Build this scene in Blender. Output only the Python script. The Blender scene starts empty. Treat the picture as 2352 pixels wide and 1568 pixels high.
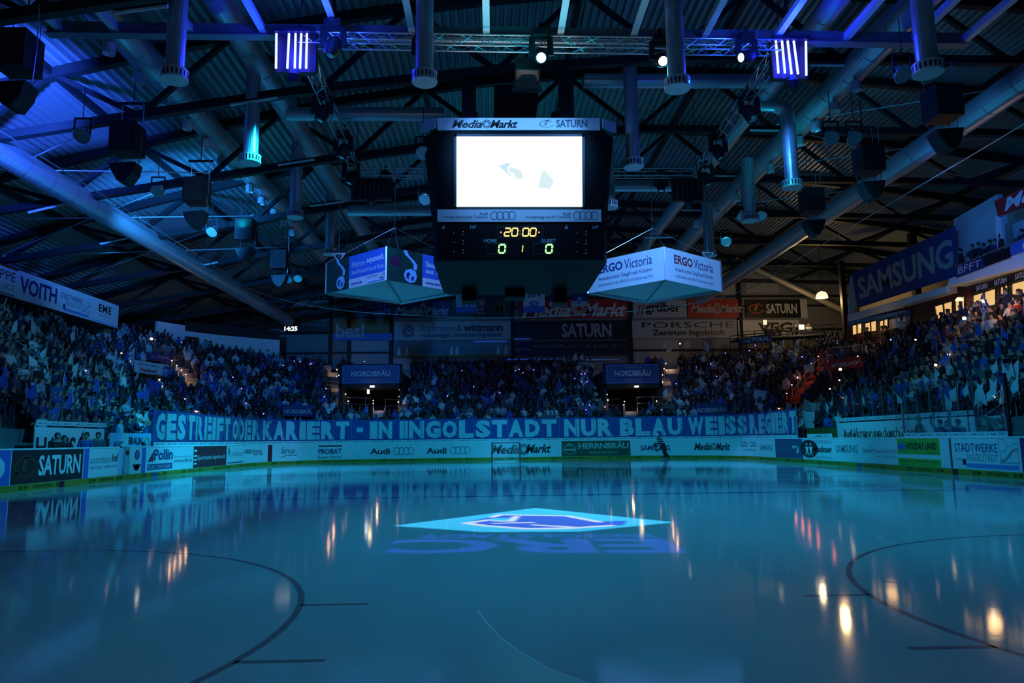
import bpy, bmesh, math, random
import numpy as np
from mathutils import Vector, Matrix

scene = bpy.context.scene
C = scene.collection
RND = random.Random(11)

# ---------------------------------------------------------------- camera
F, CAM = 1645.0, Vector((-0.846, -25.88, 1.442))
YAW, PITCH, ROLL = 0.0281, 0.1362, -0.0121
FW = Vector((math.sin(YAW) * math.cos(PITCH), math.cos(YAW) * math.cos(PITCH), math.sin(PITCH)))
_r = Vector((math.cos(YAW), -math.sin(YAW), 0)); _u = _r.cross(FW)
RT = _r * math.cos(ROLL) + _u * math.sin(ROLL)
UP = -_r * math.sin(ROLL) + _u * math.cos(ROLL)
cam = bpy.data.cameras.new('camera'); camo = bpy.data.objects.new('camera', cam); C.objects.link(camo)
cam.sensor_width = 36.0; cam.lens = 36.0 * F / 2352.0; cam.clip_end = 400
m = Matrix((RT, UP, -FW)).transposed().to_4x4(); m.translation = CAM
camo.matrix_world = m
scene.camera = camo

# ---------------------------------------------------------------- world, exposure, wash lamps and added fill lights
w = bpy.data.worlds.new('world'); scene.world = w; w.use_nodes = True
w.node_tree.nodes['Background'].inputs[0].default_value = (0.004, 0.045, 0.09, 1)
w.node_tree.nodes['Background'].inputs[1].default_value = 0.35
vs = scene.view_settings
scene.display_settings.display_device = 'sRGB'
vs.view_transform = 'Standard'; vs.look = 'None'; vs.exposure = 0.0; vs.gamma = 1.0; vs.use_curve_mapping = False
cy = scene.cycles
cy.use_denoising = True
cy.max_bounces = 6; cy.diffuse_bounces = 3; cy.glossy_bounces = 3; cy.transparent_max_bounces = 12; cy.transmission_bounces = 3
cy.sample_clamp_indirect = 3.0; cy.caustics_reflective = False; cy.caustics_refractive = False
cy.use_light_tree = True; cy.use_adaptive_sampling = True; cy.adaptive_threshold = 0.02

def lamp(name, kind, loc, col, power, to=None, size=0.15, cone=60, blend=0.6, spec=None):
    l = bpy.data.lights.new(name, kind); l.color = col; l.energy = power
    o = bpy.data.objects.new(name, l); C.objects.link(o); o.location = loc
    if kind == 'SPOT':
        l.spot_size = math.radians(cone); l.spot_blend = blend
    if kind in ('SPOT', 'POINT'): l.shadow_soft_size = size
    if kind == 'AREA': l.size = size
    if spec is not None: l.specular_factor = spec
    if to is not None:
        o.rotation_euler = (Vector(to) - Vector(loc)).to_track_quat('-Z', 'Y').to_euler()
    return o
CYAN, BLUE, WARM = (0.006, 0.34, 0.62), (0.02, 0.07, 1.0), (1.0, 0.55, 0.2)
# cyan spots for ice and boards, at the rig and, added unseen, beside the sign boxes
for x, y, z, tx, ty, p, cone in [(-1.5, -5.3, 12.6, 1.2, -14, 5200, 58), (4.5, -5.3, 12.6, 3.5, -12, 5600, 96), (-9.4, 8.2, 12.2, -14.5, 13, 13000, 70), (10.6, 8.4, 12.4, 14.5, 13, 7000, 72),
                                 (-0.9, 5.0, 12.8, -6, 19.5, 11500, 62), (2.2, 5.0, 12.8, 6, 19.5, 11500, 62), (-6.9, -3.0, 12.6, -15, 4, 8000, 84), (8.3, -3.0, 12.6, 15, 3, 4500, 84)]:
    lamp('wash_lamp', 'SPOT', (x, y, z), CYAN, p, (tx, ty, 0), 0.25, cone, 0.9)
# unseen spots added to throw blue up into the roof
for x, y, z, tx, ty, tz, p, cone, col in [(-14.6, -7.4, 10.8, -19.5, 1.0, 15.0, 24000, 62, (.025, .11, 1.0)), (-14.6, 3.5, 10.8, -17, 14, 13.5, 9000, 95, (0.015, 0.2, 0.7)), (14.5, -4, 12.0, 18, 5, 15, 420, 90, (0.02, 0.22, 0.6)),
                                          (-1.2, 8.0, 12.0, -4, 18, 14.5, 420, 100, BLUE), (4, 8.0, 12.0, 7, 18, 15, 300, 100, BLUE), (-5.5, -7.5, 12.6, -6.5, -3, 16.5, 240, 120, BLUE), (6.8, -7.5, 12.6, 8.5, -3, 17, 240, 120, BLUE)]:
    lamp('roof_fill_light', 'SPOT', (x, y, z), col, p, (tx, ty, tz), 0.2, cone, 0.8)
for x, y, tx, p in ((0.2, -6.6, 0.2, 420), (-12.6, 7.2, -13.5, 260), (11, 1.0, 12, 220), (0.5, 6.0, 0.5, 240)):
    lamp('roof_fill_light', 'SPOT', (x, y, 11.6), (0.0, 0.36, 0.52), p, (tx, y - 1.5 if y < 0 else y + 2.5, 17), 0.3, 140, 0.8)  # unseen teal spots added to brighten deck and beams
lamp('stand_wash_lamp', 'SPOT', (-7.0, -1.5, 12.9), (0.09, 0.24, 0.55), 1700, (-22, 7, 7), 0.25, 62, 0.9)
lamp('stand_wash_lamp', 'SPOT', (9.0, -1.5, 12.9), (0.03, 0.2, 0.75), 800, (24, 9, 9), 0.25, 60, 0.9)
lamp('stand_wash_lamp', 'SPOT', (0.5, 5.2, 12.9), (0.02, 0.2, 0.55), 150, (1, 36, 8), 0.25, 100, 0.9)
lamp('sign_wash_lamp', 'SPOT', (-4.8, -4.9, 12.9), (0.10, 0.28, 1.0), 5500, (-5.2, 4.0, 8.8), 0.2, 42, 0.6)
lamp('sign_wash_lamp', 'SPOT', (5.4, -4.9, 12.9), (0.10, 0.34, 1.0), 7500, (6.6, 4.0, 8.8), 0.2, 42, 0.6)
lamp('box_fill_light', 'SPOT', (14.2, -1.5, 11.8), (0.02, 0.16, 0.85), 2600, (25, 7, 11.2), 0.2, 48, 0.8)  # unseen spot added to light the upper box wall blue
for x in (-2.6, 2.9): lamp('cube_fill_light', 'SPOT', (x, -5.6, 12.7), (0.09, 0.32, 0.8), 1000, (0.1, -2.6, 10.6), 0.2, 75, 0.8)  # unseen spots added to brighten the cube's header and footer panels

# ---------------------------------------------------------------- projection helper: a pixel of the photograph onto a real plane
def ray(u, v): return FW + RT * ((u - 1176.0) / F) - UP * ((v - 784.0) / F)
def P(u, v, x=None, y=None, z=None):
    d = ray(u, v)
    t = (x - CAM.x) / d.x if x is not None else (y - CAM.y) / d.y if y is not None else (z - CAM.z) / d.z
    return CAM + d * t
def proj(p):
    q = Vector(p) - CAM; k = q.dot(FW)
    return 1176 + F * q.dot(RT) / k, 784 - F * q.dot(UP) / k

# ---------------------------------------------------------------- materials
MATS = {}
def mat(name, col=(0.5, 0.5, 0.5), rough=0.6, metal=0.0, emit=0.0, ecol=None, noise=0.0, scale=8.0, spec=0.5, bump=0.0):
    if name in MATS: return MATS[name]
    mm = bpy.data.materials.new(name); mm.use_nodes = True; MATS[name] = mm
    nt = mm.node_tree; b = nt.nodes['Principled BSDF']
    b.inputs['Base Color'].default_value = (*col, 1); b.inputs['Roughness'].default_value = rough
    b.inputs['Metallic'].default_value = metal; b.inputs['Specular IOR Level'].default_value = spec
    if emit:
        b.inputs['Emission Color'].default_value = (*(ecol or col), 1); b.inputs['Emission Strength'].default_value = emit
    if noise or bump:
        tc = nt.nodes.new('ShaderNodeTexCoord'); n = nt.nodes.new('ShaderNodeTexNoise')
        n.inputs['Scale'].default_value = scale; n.inputs['Detail'].default_value = 4
        nt.links.new(tc.outputs['Object'], n.inputs['Vector'])
        if noise:
            mx = nt.nodes.new('ShaderNodeMix'); mx.data_type = 'RGBA'
            mx.inputs[6].default_value = (*[c * (1 - noise) for c in col], 1); mx.inputs[7].default_value = (*[min(1, c * (1 + noise)) for c in col], 1)
            nt.links.new(n.outputs['Fac'], mx.inputs[0]); nt.links.new(mx.outputs[2], b.inputs['Base Color'])
        if bump:
            bp = nt.nodes.new('ShaderNodeBump'); bp.inputs['Strength'].default_value = bump; bp.inputs['Distance'].default_value = 0.02
            nt.links.new(n.outputs['Fac'], bp.inputs['Height']); nt.links.new(bp.outputs[0], b.inputs['Normal'])
    return mm

def glass_mat(name, col, fac, rough=0.03, edge=0.35):
    mm = bpy.data.materials.new(name); mm.use_nodes = True; MATS[name] = mm
    nt = mm.node_tree; nt.nodes.clear(); N = nt.nodes.new
    o = N('ShaderNodeOutputMaterial'); t = N('ShaderNodeBsdfTransparent'); g = N('ShaderNodeBsdfGlossy'); f = N('ShaderNodeFresnel'); mx = N('ShaderNodeMixShader')
    t.inputs[0].default_value = (*col, 1); g.inputs['Roughness'].default_value = rough; f.inputs[0].default_value = 1.3
    mu = N('ShaderNodeMath'); mu.operation = 'MULTIPLY'; mu.inputs[1].default_value = fac
    nt.links.new(f.outputs[0], mu.inputs[0]); nt.links.new(mu.outputs[0], mx.inputs[0])
    nt.links.new(t.outputs[0], mx.inputs[1]); nt.links.new(g.outputs[0], mx.inputs[2]); nt.links.new(mx.outputs[0], o.inputs[0])
    return mm

WHITE = mat('painted_white', (0.78, 0.80, 0.80), 0.45, noise=0.06, scale=3)
OFFW = mat('print_white', (0.74, 0.76, 0.78), 0.5)
BLACK = mat('print_black', (0.012, 0.012, 0.014), 0.4)
NAVY = mat('print_navy', (0.02, 0.035, 0.16), 0.5)
BLUEP = mat('print_blue', (0.03, 0.14, 0.55), 0.5)
LBLUE = mat('print_light_blue', (0.30, 0.60, 0.85), 0.5)
RED = mat('print_red', (0.45, 0.03, 0.03), 0.5)
DRED = mat('print_dark_red', (0.22, 0.02, 0.03), 0.5)
GREEN = mat('print_green', (0.10, 0.45, 0.05), 0.5)
DGREEN = mat('print_dark_green', (0.02, 0.09, 0.05), 0.5)
YELLOW = mat('print_yellow', (0.32, 0.27, 0.02), 0.5, noise=0.1)
ORANGE = mat('print_orange', (0.75, 0.16, 0.03), 0.5)
GREY = mat('print_grey', (0.28, 0.30, 0.32), 0.5)
STEEL = mat('dark_steel', (0.014, 0.016, 0.019), 0.55, 0.0, noise=0.2, spec=0.3)
ALU = mat('aluminium', (0.62, 0.65, 0.68), 0.32, 0.9)
ZINC = mat('galvanised_duct', (0.50, 0.53, 0.56), 0.34, 0.6, noise=0.12, scale=2)
RUBBER = mat('black_plastic', (0.012, 0.012, 0.014), 0.5)
DECK = mat('trapezoid_deck', (0.30, 0.34, 0.36), 0.45, 0.35, noise=0.1, scale=0.6)
CONC = mat('concrete', (0.16, 0.17, 0.18), 0.85, noise=0.25, scale=2)
LENS = mat('lamp_glass', (0.55, 0.65, 0.70), 0.12, 0.6)

# ---------------------------------------------------------------- mesh builder
class MB:
    def __init__(s): s.v = []; s.f = []; s.m = []
    def add(s, vs, fs, mi=0):
        b = len(s.v); s.v += [tuple(p) for p in vs]; s.f += [tuple(i + b for i in f) for f in fs]; s.m += [mi] * len(fs)
    def quad(s, a, b, c, d, mi=0): s.add([a, b, c, d], [(0, 1, 2, 3)], mi)
    def box(s, c, d, R=None, mi=0):
        c = Vector(c); h = [x / 2 for x in d]
        vs = []
        for i in range(8):
            q = Vector((h[0] if i & 1 else -h[0], h[1] if i & 2 else -h[1], h[2] if i & 4 else -h[2]))
            vs.append(c + (R @ q if R else q))
        s.add(vs, [(0, 2, 3, 1), (4, 5, 7, 6), (0, 1, 5, 4), (2, 6, 7, 3), (0, 4, 6, 2), (1, 3, 7, 5)], mi)
    def frame(s, p, q, up=(0, 0, 1)):
        z = (Vector(q) - Vector(p)).normalized(); u = Vector(up)
        if abs(z.dot(u)) > 0.98: u = Vector((1, 0, 0))
        x = u.cross(z).normalized(); return x, z.cross(x), z
    def bar(s, p, q, w, h=None, mi=0, up=(0, 0, 1)):
        h = h or w; p = Vector(p); q = Vector(q); x, y, z = s.frame(p, q, up)
        vs = [e + x * (sx * w / 2) + y * (sy * h / 2) for e in (p, q) for sx, sy in ((-1, -1), (1, -1), (1, 1), (-1, 1))]
        s.add(vs, [(3, 2, 1, 0), (4, 5, 6, 7), (0, 1, 5, 4), (1, 2, 6, 5), (2, 3, 7, 6), (3, 0, 4, 7)], mi)
    def tube(s, p, q, r, n=10, r2=None, mi=0, cap=True):
        r2 = r if r2 is None else r2; p = Vector(p); q = Vector(q); x, y, z = s.frame(p, q)
        vs = [e + (x * math.cos(2 * math.pi * i / n) + y * math.sin(2 * math.pi * i / n)) * rr for e, rr in ((p, r), (q, r2)) for i in range(n)]
        fs = [(i, (i + 1) % n, n + (i + 1) % n, n + i) for i in range(n)]
        if cap: fs += [tuple(range(n - 1, -1, -1)), tuple(range(n, 2 * n))]
        s.add(vs, fs, mi)
    def path(s, pts, r, n=6, mi=0):
        pts = [Vector(p) for p in pts]; rings = []
        for i, p in enumerate(pts):
            a = pts[max(0, i - 1)]; b = pts[min(len(pts) - 1, i + 1)]; x, y, z = s.frame(a, b)
            rr = r[i] if isinstance(r, (list, tuple)) else r
            rings.append([p + (x * math.cos(2 * math.pi * k / n) + y * math.sin(2 * math.pi * k / n)) * rr for k in range(n)])
        vs = [v for g in rings for v in g]
        fs = [(i * n + k, i * n + (k + 1) % n, (i + 1) * n + (k + 1) % n, (i + 1) * n + k) for i in range(len(pts) - 1) for k in range(n)]
        fs += [tuple(range(n - 1, -1, -1)), tuple((len(pts) - 1) * n + k for k in range(n))]
        s.add(vs, fs, mi)
    def lathe(s, prof, c=(0, 0, 0), n=16, R=None, mi=0):
        c = Vector(c); vs = []
        for r, z in prof:
            for k in range(n):
                q = Vector((r * math.cos(2 * math.pi * k / n), r * math.sin(2 * math.pi * k / n), z)); vs.append(c + (R @ q if R else q))
        fs = [(i * n + k, i * n + (k + 1) % n, (i + 1) * n + (k + 1) % n, (i + 1) * n + k) for i in range(len(prof) - 1) for k in range(n)]
        s.add(vs, fs, mi)
    def prism(s, poly, a, b, mi=0):  # poly: list of Vectors, extruded by vector b-a
        n = len(poly); d = Vector(b) - Vector(a)
        vs = [Vector(p) for p in poly] + [Vector(p) + d for p in poly]
        s.add(vs, [tuple(range(n - 1, -1, -1)), tuple(range(n, 2 * n))] + [(i, (i + 1) % n, n + (i + 1) % n, n + i) for i in range(n)], mi)

def put(mb, name, mats, parent=None, smooth=False, world=True):
    """link a builder as ONE mesh object; vertices given in world space are kept there under an unrotated parent"""
    me = bpy.data.meshes.new(name)
    off = Vector((0, 0, 0))
    if parent is not None and world:
        p = parent
        while p is not None: off += p.location; p = p.parent
    me.from_pydata([(v[0] - off.x, v[1] - off.y, v[2] - off.z) for v in mb.v], [], mb.f)
    for q in (mats if isinstance(mats, (list, tuple)) else [mats]): me.materials.append(q)
    if any(mb.m): me.polygons.foreach_set('material_index', mb.m)
    if smooth: me.polygons.foreach_set('use_smooth', [True] * len(me.polygons))
    me.update()
    o = bpy.data.objects.new(name, me); C.objects.link(o)
    if parent is not None: o.parent = parent
    return o
def tag(o, label=None, cat=None, group=None, kind=None):
    if label: o['label'] = label
    if cat: o['category'] = cat
    if group: o['group'] = group
    if kind: o['kind'] = kind
    return o
def thing(name, label, cat, loc=(0, 0, 0), group=None, rz=0.0):
    o = bpy.data.objects.new(name, None); C.objects.link(o); o.location = loc; o.rotation_euler = (0, 0, rz)
    return tag(o, label, cat, group)
def struct(mb, name, mats, parent=None, smooth=False):
    o = put(mb, name, mats, parent, smooth)
    if parent is None: o['kind'] = 'structure'
    return o
def copy_tree(o, parent=None):
    kids = [c for c in bpy.data.objects if c.parent == o]
    c = o.copy(); C.objects.link(c)
    if parent is not None: c.parent = parent
    for k in kids: copy_tree(k, c)
    return c
ORD = ['first', 'second', 'third', 'fourth', 'fifth', 'sixth', 'seventh', 'eighth', 'ninth', 'tenth', 'eleventh', 'twelfth', 'thirteenth', 'fourteenth', 'fifteenth', 'sixteenth',
       'seventeenth', 'eighteenth', 'nineteenth', 'twentieth']
TENS = {2: 'twenty', 3: 'thirty', 4: 'forty', 5: 'fifty', 6: 'sixty', 7: 'seventy'}
def ordinal(i):  # 0 -> first
    if i < 20: return ORD[i]
    t, r = divmod(i + 1, 10)
    return TENS[t] + '-' + ORD[r - 1] if r else TENS[t][:-1] + 'ieth'

# ---------------------------------------------------------------- lettering: glyph outlines of the built-in font
CHARS = "ABCDEFGHIJKLMNOPQRSTUVWXYZabcdefghijklmnopqrstuvwxyz0123456789.-&:'!·ÄÖÜäöüß"
GLY = {}
def _glyphs():
    made = []
    for st, off in (('r', 0.0), ('b', 0.028), ('x', 0.06)):
        for ch in CHARS:
            for txt in (ch, 'H' + ch + 'H'):
                cu = bpy.data.curves.new('t', 'FONT'); cu.body = txt; cu.resolution_u = 2; cu.offset = off
                o = bpy.data.objects.new('t', cu); C.objects.link(o); made.append((st, ch, len(txt), o))
    cu = bpy.data.curves.new('t', 'FONT'); cu.body = 'HH'; oh = bpy.data.objects.new('t', cu); C.objects.link(oh)
    dg = bpy.context.evaluated_depsgraph_get()
    hh = oh.evaluated_get(dg).dimensions.x
    for st, ch, n, o in made:
        e = o.evaluated_get(dg)
        if n == 1:
            me = e.to_mesh(); GLY[st, ch] = [[v.co.xy[:] for v in me.vertices], [tuple(p.vertices) for p in me.polygons], 0.5]; e.to_mesh_clear()
        else: GLY[st, ch][2] = e.dimensions.x - hh - 2 * {'r': 0, 'b': .028, 'x': .06}[st]
    for st, ch, n, o in made + [('', '', 0, oh)]:
        d = o.data; bpy.data.objects.remove(o); bpy.data.curves.remove(d)
_glyphs()
def text2d(s, style='b', shear=0.0, track=0.0):
    x = 0; vs = []; fs = []
    for ch in s:
        if ch == ' ': x += 0.28 + track; continue
        g = GLY.get((style, ch)) or GLY[style, '.']
        b = len(vs); vs += [(p[0] + x + shear * p[1], p[1]) for p in g[0]]; fs += [tuple(i + b for i in f) for f in g[1]]; x += g[2] + track + (0.04 if style != 'r' else 0)
    xs = [p[0] for p in vs]; ys = [p[1] for p in vs]; x0, x1, y0, y1 = min(xs), max(xs), min(ys), max(ys)
    return [((p[0] - x0) / (x1 - x0), (p[1] - y0) / (y1 - y0)) for p in vs], fs
def lay(mb, surf, s, x0, x1, y0, y1, style='b', shear=0.0, o=0.006, track=0.0):
    vs, fs = text2d(s, style, shear, track)
    mb.add([surf(x0 + p[0] * (x1 - x0), y0 + p[1] * (y1 - y0), o) for p in vs], fs)

# surfaces: (x, y, offset towards the viewer) -> world
def plane(o, ex, ey):
    o = Vector(o); ex = Vector(ex); ey = Vector(ey); n = ex.cross(ey).normalized()
    f = lambda x, y, d=0.0: o + ex * x + ey * y + n * d
    f.w = ex.length; f.h = ey.length
    return f
HW, YF, RC, HB = 15.87, 25.43, 7.0, 1.309   # half width, far end, corner radius, board height
S1 = 2 * (YF - RC); S2 = S1 + RC * math.pi / 2; S3 = S2 + 2 * (HW - RC); S4 = S3 + RC * math.pi / 2; S5 = S4 + S1
def pn(s):
    """board line of the rink, clockwise from the near left corner: point and outward normal"""
    if s <= S1: return Vector((-HW, -(YF - RC) + s, 0)), Vector((-1, 0, 0))
    if s <= S2:
        a = math.pi - (s - S1) / RC; n = Vector((math.cos(a), math.sin(a), 0)); return Vector((-(HW - RC), YF - RC, 0)) + n * RC, n
    if s <= S3: return Vector((-(HW - RC) + s - S2, YF, 0)), Vector((0, 1, 0))
    if s <= S4:
        a = math.pi / 2 - (s - S3) / RC; n = Vector((math.cos(a), math.sin(a), 0)); return Vector((HW - RC, YF - RC, 0)) + n * RC, n
    return Vector((HW, YF - RC - (s - S4), 0)), Vector((1, 0, 0))
def rp(s, off=0.0, z=0.0):
    p, n = pn(s); q = p + n * off; q.z = z; return q
_S = [i * 0.05 for i in range(int(S5 / 0.05))]
_U = [proj(rp(s, 0, 0.7))[0] if rp(s)[1] > -22 else None for s in _S]
def s_at(u):
    for a, b, ua, ub in zip(_S, _S[1:], _U, _U[1:]):
        if ua is not None and ub is not None and ua <= u < ub: return a + (u - ua) / (ub - ua) * (b - a)
    raise ValueError(u)
def ribbon(s0, s1, z0, z1, off=0.0):
    f = lambda x, y, d=0.0: rp(s0 + (s1 - s0) * x, off - d, z0 + (z1 - z0) * y)
    f.w = s1 - s0; f.h = z1 - z0
    return f
def sheet(mb, surf, x0=0, x1=1, y0=0, y1=1, th=0.01, o=0.0, mi=0):
    """a slab lying on a surface patch, with real thickness"""
    n = max(1, int(abs(x1 - x0) * surf.w / 0.22)) if hasattr(surf, 'h') and surf.h < 30 else 1
    for i in range(n):
        a = x0 + (x1 - x0) * i / n; b = x0 + (x1 - x0) * (i + 1) / n
        vs = [surf(x, y, d) for d in (o - th, o) for x, y in ((a, y0), (b, y0), (b, y1), (a, y1))]
        fs = [(4, 5, 6, 7), (3, 2, 1, 0), (0, 1, 5, 4), (2, 3, 7, 6)]
        if i == 0: fs.append((0, 4, 7, 3))
        if i == n - 1: fs.append((1, 2, 6, 5))
        mb.add(vs, fs, mi)
def ring(mb, surf, cx, cy, rx, ry, wd=0.25, o=0.006, n=28, a0=0, a1=2 * math.pi):
    ps = []
    for k in range(n + 1):
        a = a0 + (a1 - a0) * k / n
        for q in (1.0, 1 - wd): ps.append(surf(cx + rx * q * math.cos(a), cy + ry * q * math.sin(a), o))
    mb.add(ps, [(2 * k, 2 * k + 2, 2 * k + 3, 2 * k + 1) for k in range(n)])
def poly(mb, surf, pts, o=0.006): mb.add([surf(x, y, o) for x, y in pts], [tuple(range(len(pts)))])
def disc(mb, surf, cx, cy, rx, ry, o=0.006, n=28): poly(mb, surf, [(cx + rx * math.cos(2 * math.pi * k / n), cy + ry * math.sin(2 * math.pi * k / n)) for k in range(n)], o)
def rings4(mb, surf, x0, x1, cy, ry, wd=0.14, o=0.006):
    rx = (x1 - x0) / 6.4
    for k in range(4): ring(mb, surf, x0 + rx + k * rx * 1.46, cy, rx, ry, wd, o, 22)
def swirl(mb, surf, cx, cy, rx, ry, o=0.006):
    for k in range(14):
        a = 2 * math.pi * k / 14; c = lambda r, t: (cx + rx * r * math.cos(t), cy + ry * r * math.sin(t))
        poly(mb, surf, [c(0.25, a), c(0.62, a + .35), c(1, a + .55), c(1, a + .78), c(0.6, a + .6)], o)
def planet(mb, surf, cx, cy, rx, ry, o=0.006):
    for k, (a0, a1) in enumerate(((0.5, 3.9), (3.7, 6.0))):
        ring(mb, surf, cx, cy, rx, ry * .8, 0.16, o, 18, a0, a1)
    poly(mb, surf, [(cx - rx * .35, cy - ry * .2), (cx - rx * .1, cy + ry * .75), (cx + rx * .5, cy + ry), (cx + rx * .1, cy + ry * .3), (cx - rx * .05, cy - ry * .45)], o)
def board(name, label, cat, surf, base, texts=(), marks=(), th=0.012, group=None, patches=(), parent=None, bname=None):
    """printed panel: slab with lettering, emblems and colour patches as children. texts: (string,x0,x1,y0,y1,mat[,style,shear])"""
    mb = MB(); sheet(mb, surf, th=th)
    o = put(mb, name, base, parent)
    if parent is None: tag(o, label, cat, group)
    for x0, x1, y0, y1, mt in patches:
        q = MB(); sheet(q, surf, x0, x1, y0, y1, 0.003, 0.003); put(q, 'colour_field', mt, o)
    for t in texts:
        q = MB(); lay(q, surf, t[0], t[1], t[2], t[3], t[4], *(t[6:])); put(q, 'lettering', t[5], o)
    for mt, fn in marks:
        q = MB(); fn(q, surf); put(q, 'emblem', mt, o)
    return o
def mm_text(mt, x0, x1, y0, y1):
    """two slanted words round a swirl, as text entries"""
    w = x1 - x0
    return [('Media', x0, x0 + w * .46, y0, y1, mt, 'b', .35), ('Markt', x0 + w * .58, x1, y0, y1, mt, 'b', .35)]
def mm_mark(mt, x0, x1, y0, y1): return (mt, lambda q, s: swirl(q, s, x0 + (x1 - x0) * .53, (y0 + y1) / 2, (x1 - x0) * .075, (y1 - y0) * .55))
# ================================================================ the setting: slab, ice, boards, terraces, walls
mb = MB(); mb.box((0, 2, -0.35), (84, 84, 0.5)); struct(mb, 'floor', mat('arena_slab', (0.08, 0.085, 0.09), 0.8, noise=0.2))

def ice_mat(name, base, rough=0.06):
    mm = bpy.data.materials.new(name); mm.use_nodes = True; nt = mm.node_tree; b = nt.nodes['Principled BSDF']; N = nt.nodes.new
    b.inputs['Base Color'].default_value = (*base, 1); b.inputs['IOR'].default_value = 1.33; b.inputs['Specular IOR Level'].default_value = 0.5
    tc = N('ShaderNodeTexCoord'); n1 = N('ShaderNodeTexNoise'); n1.inputs['Scale'].default_value = 0.35; n1.inputs['Detail'].default_value = 6
    mp = N('ShaderNodeMapping'); mp.inputs['Scale'].default_value = (1, 0.5, 1)
    nt.links.new(tc.outputs['Object'], mp.inputs[0]); nt.links.new(mp.outputs[0], n1.inputs['Vector'])
    r = N('ShaderNodeMapRange'); r.inputs[1].default_value = 0.35; r.inputs[2].default_value = 0.7; r.inputs[3].default_value = rough * 0.55; r.inputs[4].default_value = rough * 1.5
    nt.links.new(n1.outputs['Fac'], r.inputs[0]); nt.links.new(r.outputs[0], b.inputs['Roughness'])
    v = N('ShaderNodeTexNoise'); v.inputs['Scale'].default_value = 2.2; v.inputs['Detail'].default_value = 8; v.inputs['Roughness'].default_value = 0.7
    nt.links.new(tc.outputs['Object'], v.inputs['Vector'])
    bp = N('ShaderNodeBump'); bp.inputs['Strength'].default_value = 0.03; bp.inputs['Distance'].default_value = 0.02
    nt.links.new(v.outputs['Fac'], bp.inputs['Height']); nt.links.new(bp.outputs[0], b.inputs['Normal'])
    if base[0] > 0.3:
        mx = N('ShaderNodeMix'); mx.data_type = 'RGBA'; mx.inputs[6].default_value = (*[c * .8 for c in base], 1); mx.inputs[7].default_value = (*[min(1, c * 1.15) for c in base], 1)
        nt.links.new(n1.outputs['Fac'], mx.inputs[0]); nt.links.new(mx.outputs[2], b.inputs['Base Color'])
    return mm
ICE = ice_mat('ice', (0.60, 0.66, 0.68)); ICE_RED = ice_mat('ice_red_line', (0.42, 0.25, 0.30)); ICE_BLUE = ice_mat('ice_blue_line', (0.05, 0.12, 0.35)); ICE_DARK = ice_mat('ice_print', (0.22, 0.27, 0.32))
mb = MB()
outl = [rp(s, -0.01, 0) for s in np.linspace(0, S5, 140)] + [Vector((HW - RC + RC * math.cos(a), -(YF - RC) + RC * math.sin(a), 0)) for a in np.linspace(0, -math.pi / 2, 12)] + \
       [Vector((-(HW - RC) + RC * math.cos(a), -(YF - RC) + RC * math.sin(a), 0)) for a in np.linspace(-math.pi / 2, -math.pi, 12)]
outl = [p - Vector((0, 0, 0.1)) for p in outl]
mb.prism(outl[::-1], (0, 0, 0), (0, 0, 0.1)); ice = struct(mb, 'floor_ice', ICE)
def ice_line(name, mb_, mt): return put(mb_, name, mt, ice)
def strip(mb_, pts, wd, z=0.0015):
    for p, q in zip(pts, pts[1:]):
        p = Vector(p); q = Vector(q); d = (q - p).normalized(); n = Vector((-d.y, d.x, 0)) * wd / 2; zz = Vector((0, 0, z))
        mb_.quad(p - n + zz, q - n + zz, q + n + zz, p + n + zz)
def arc(cx, cy_, r, a0, a1, n=64): return [(cx + r * math.cos(a0 + (a1 - a0) * k / n), cy_ + r * math.sin(a0 + (a1 - a0) * k / n), 0) for k in range(n + 1)]
for cx in (-7, 7):
    q = MB(); strip(q, arc(cx, -20, 4.5, 0, 2 * math.pi), 0.06); ice_line('faceoff_circle', q, ICE_RED)
    q = MB(); e = math.sqrt(4.5 ** 2 - .83 ** 2)
    for sx in (-1, 1):
        for sy in (-1, 1): strip(q, [(cx + sx * e, -20 + sy * .83, 0), (cx + sx * (e + .6), -20 + sy * .83, 0)], 0.06)
    ice_line('hash_mark', q, ICE_RED)
    q = MB(); poly(q, lambda x, y, o: Vector((x, y, 0.002)), [(cx + .3 * math.cos(a), -20 + .3 * math.sin(a)) for a in np.linspace(0, 6.28, 24)[:-1]]); ice_line('faceoff_spot', q, ICE_RED)
    q = MB(); strip(q, arc(cx, 17.4 + 0.6, 4.5, 0, 2 * math.pi), 0.06); ice_line('faceoff_circle', q, ICE_RED)
q = MB(); strip(q, [(-HW + .02, 0, 0), (HW - .02, 0, 0)], 0.30); ice_line('centre_line', q, ICE_RED)
q = MB(); strip(q, arc(0, 0, 4.5, 0, 2 * math.pi), 0.06); ice_line('centre_circle', q, ICE_BLUE)
for y in (-6.95, 6.95):
    q = MB(); strip(q, [(-HW + .02, y, 0), (HW - .02, y, 0)], 0.30); ice_line('blue_line', q, ICE_BLUE)
q = MB(); strip(q, [(-HW + 2.5, 21.43, 0), (HW - 2.5, 21.43, 0)], 0.06); strip(q, arc(0, 21.43, 1.8, math.pi, 2 * math.pi, 20), 0.06); ice_line('goal_line', q, ICE_RED)
# advertising print in the ice on the two flanks, seen edge on
for (u0, v0, u1, v1) in ((340, 1128, 500, 1138), (560, 1141, 640, 1143), (1700, 1108, 2030, 1116)):
    a = P(u0, v0, z=0); b = P(u1, v1, z=0); q = MB()
    for k in range(5):
        t = k / 4; y = min(a.y, b.y) + abs(a.y - b.y) * t + .15 * k
        strip(q, [(min(a.x, b.x) + .5 * (k % 2), y, 0), (max(a.x, b.x) - .7 * (k % 3), y + .1, 0)], 0.16)
    ice_line('ice_print', q, ICE_DARK)
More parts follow.
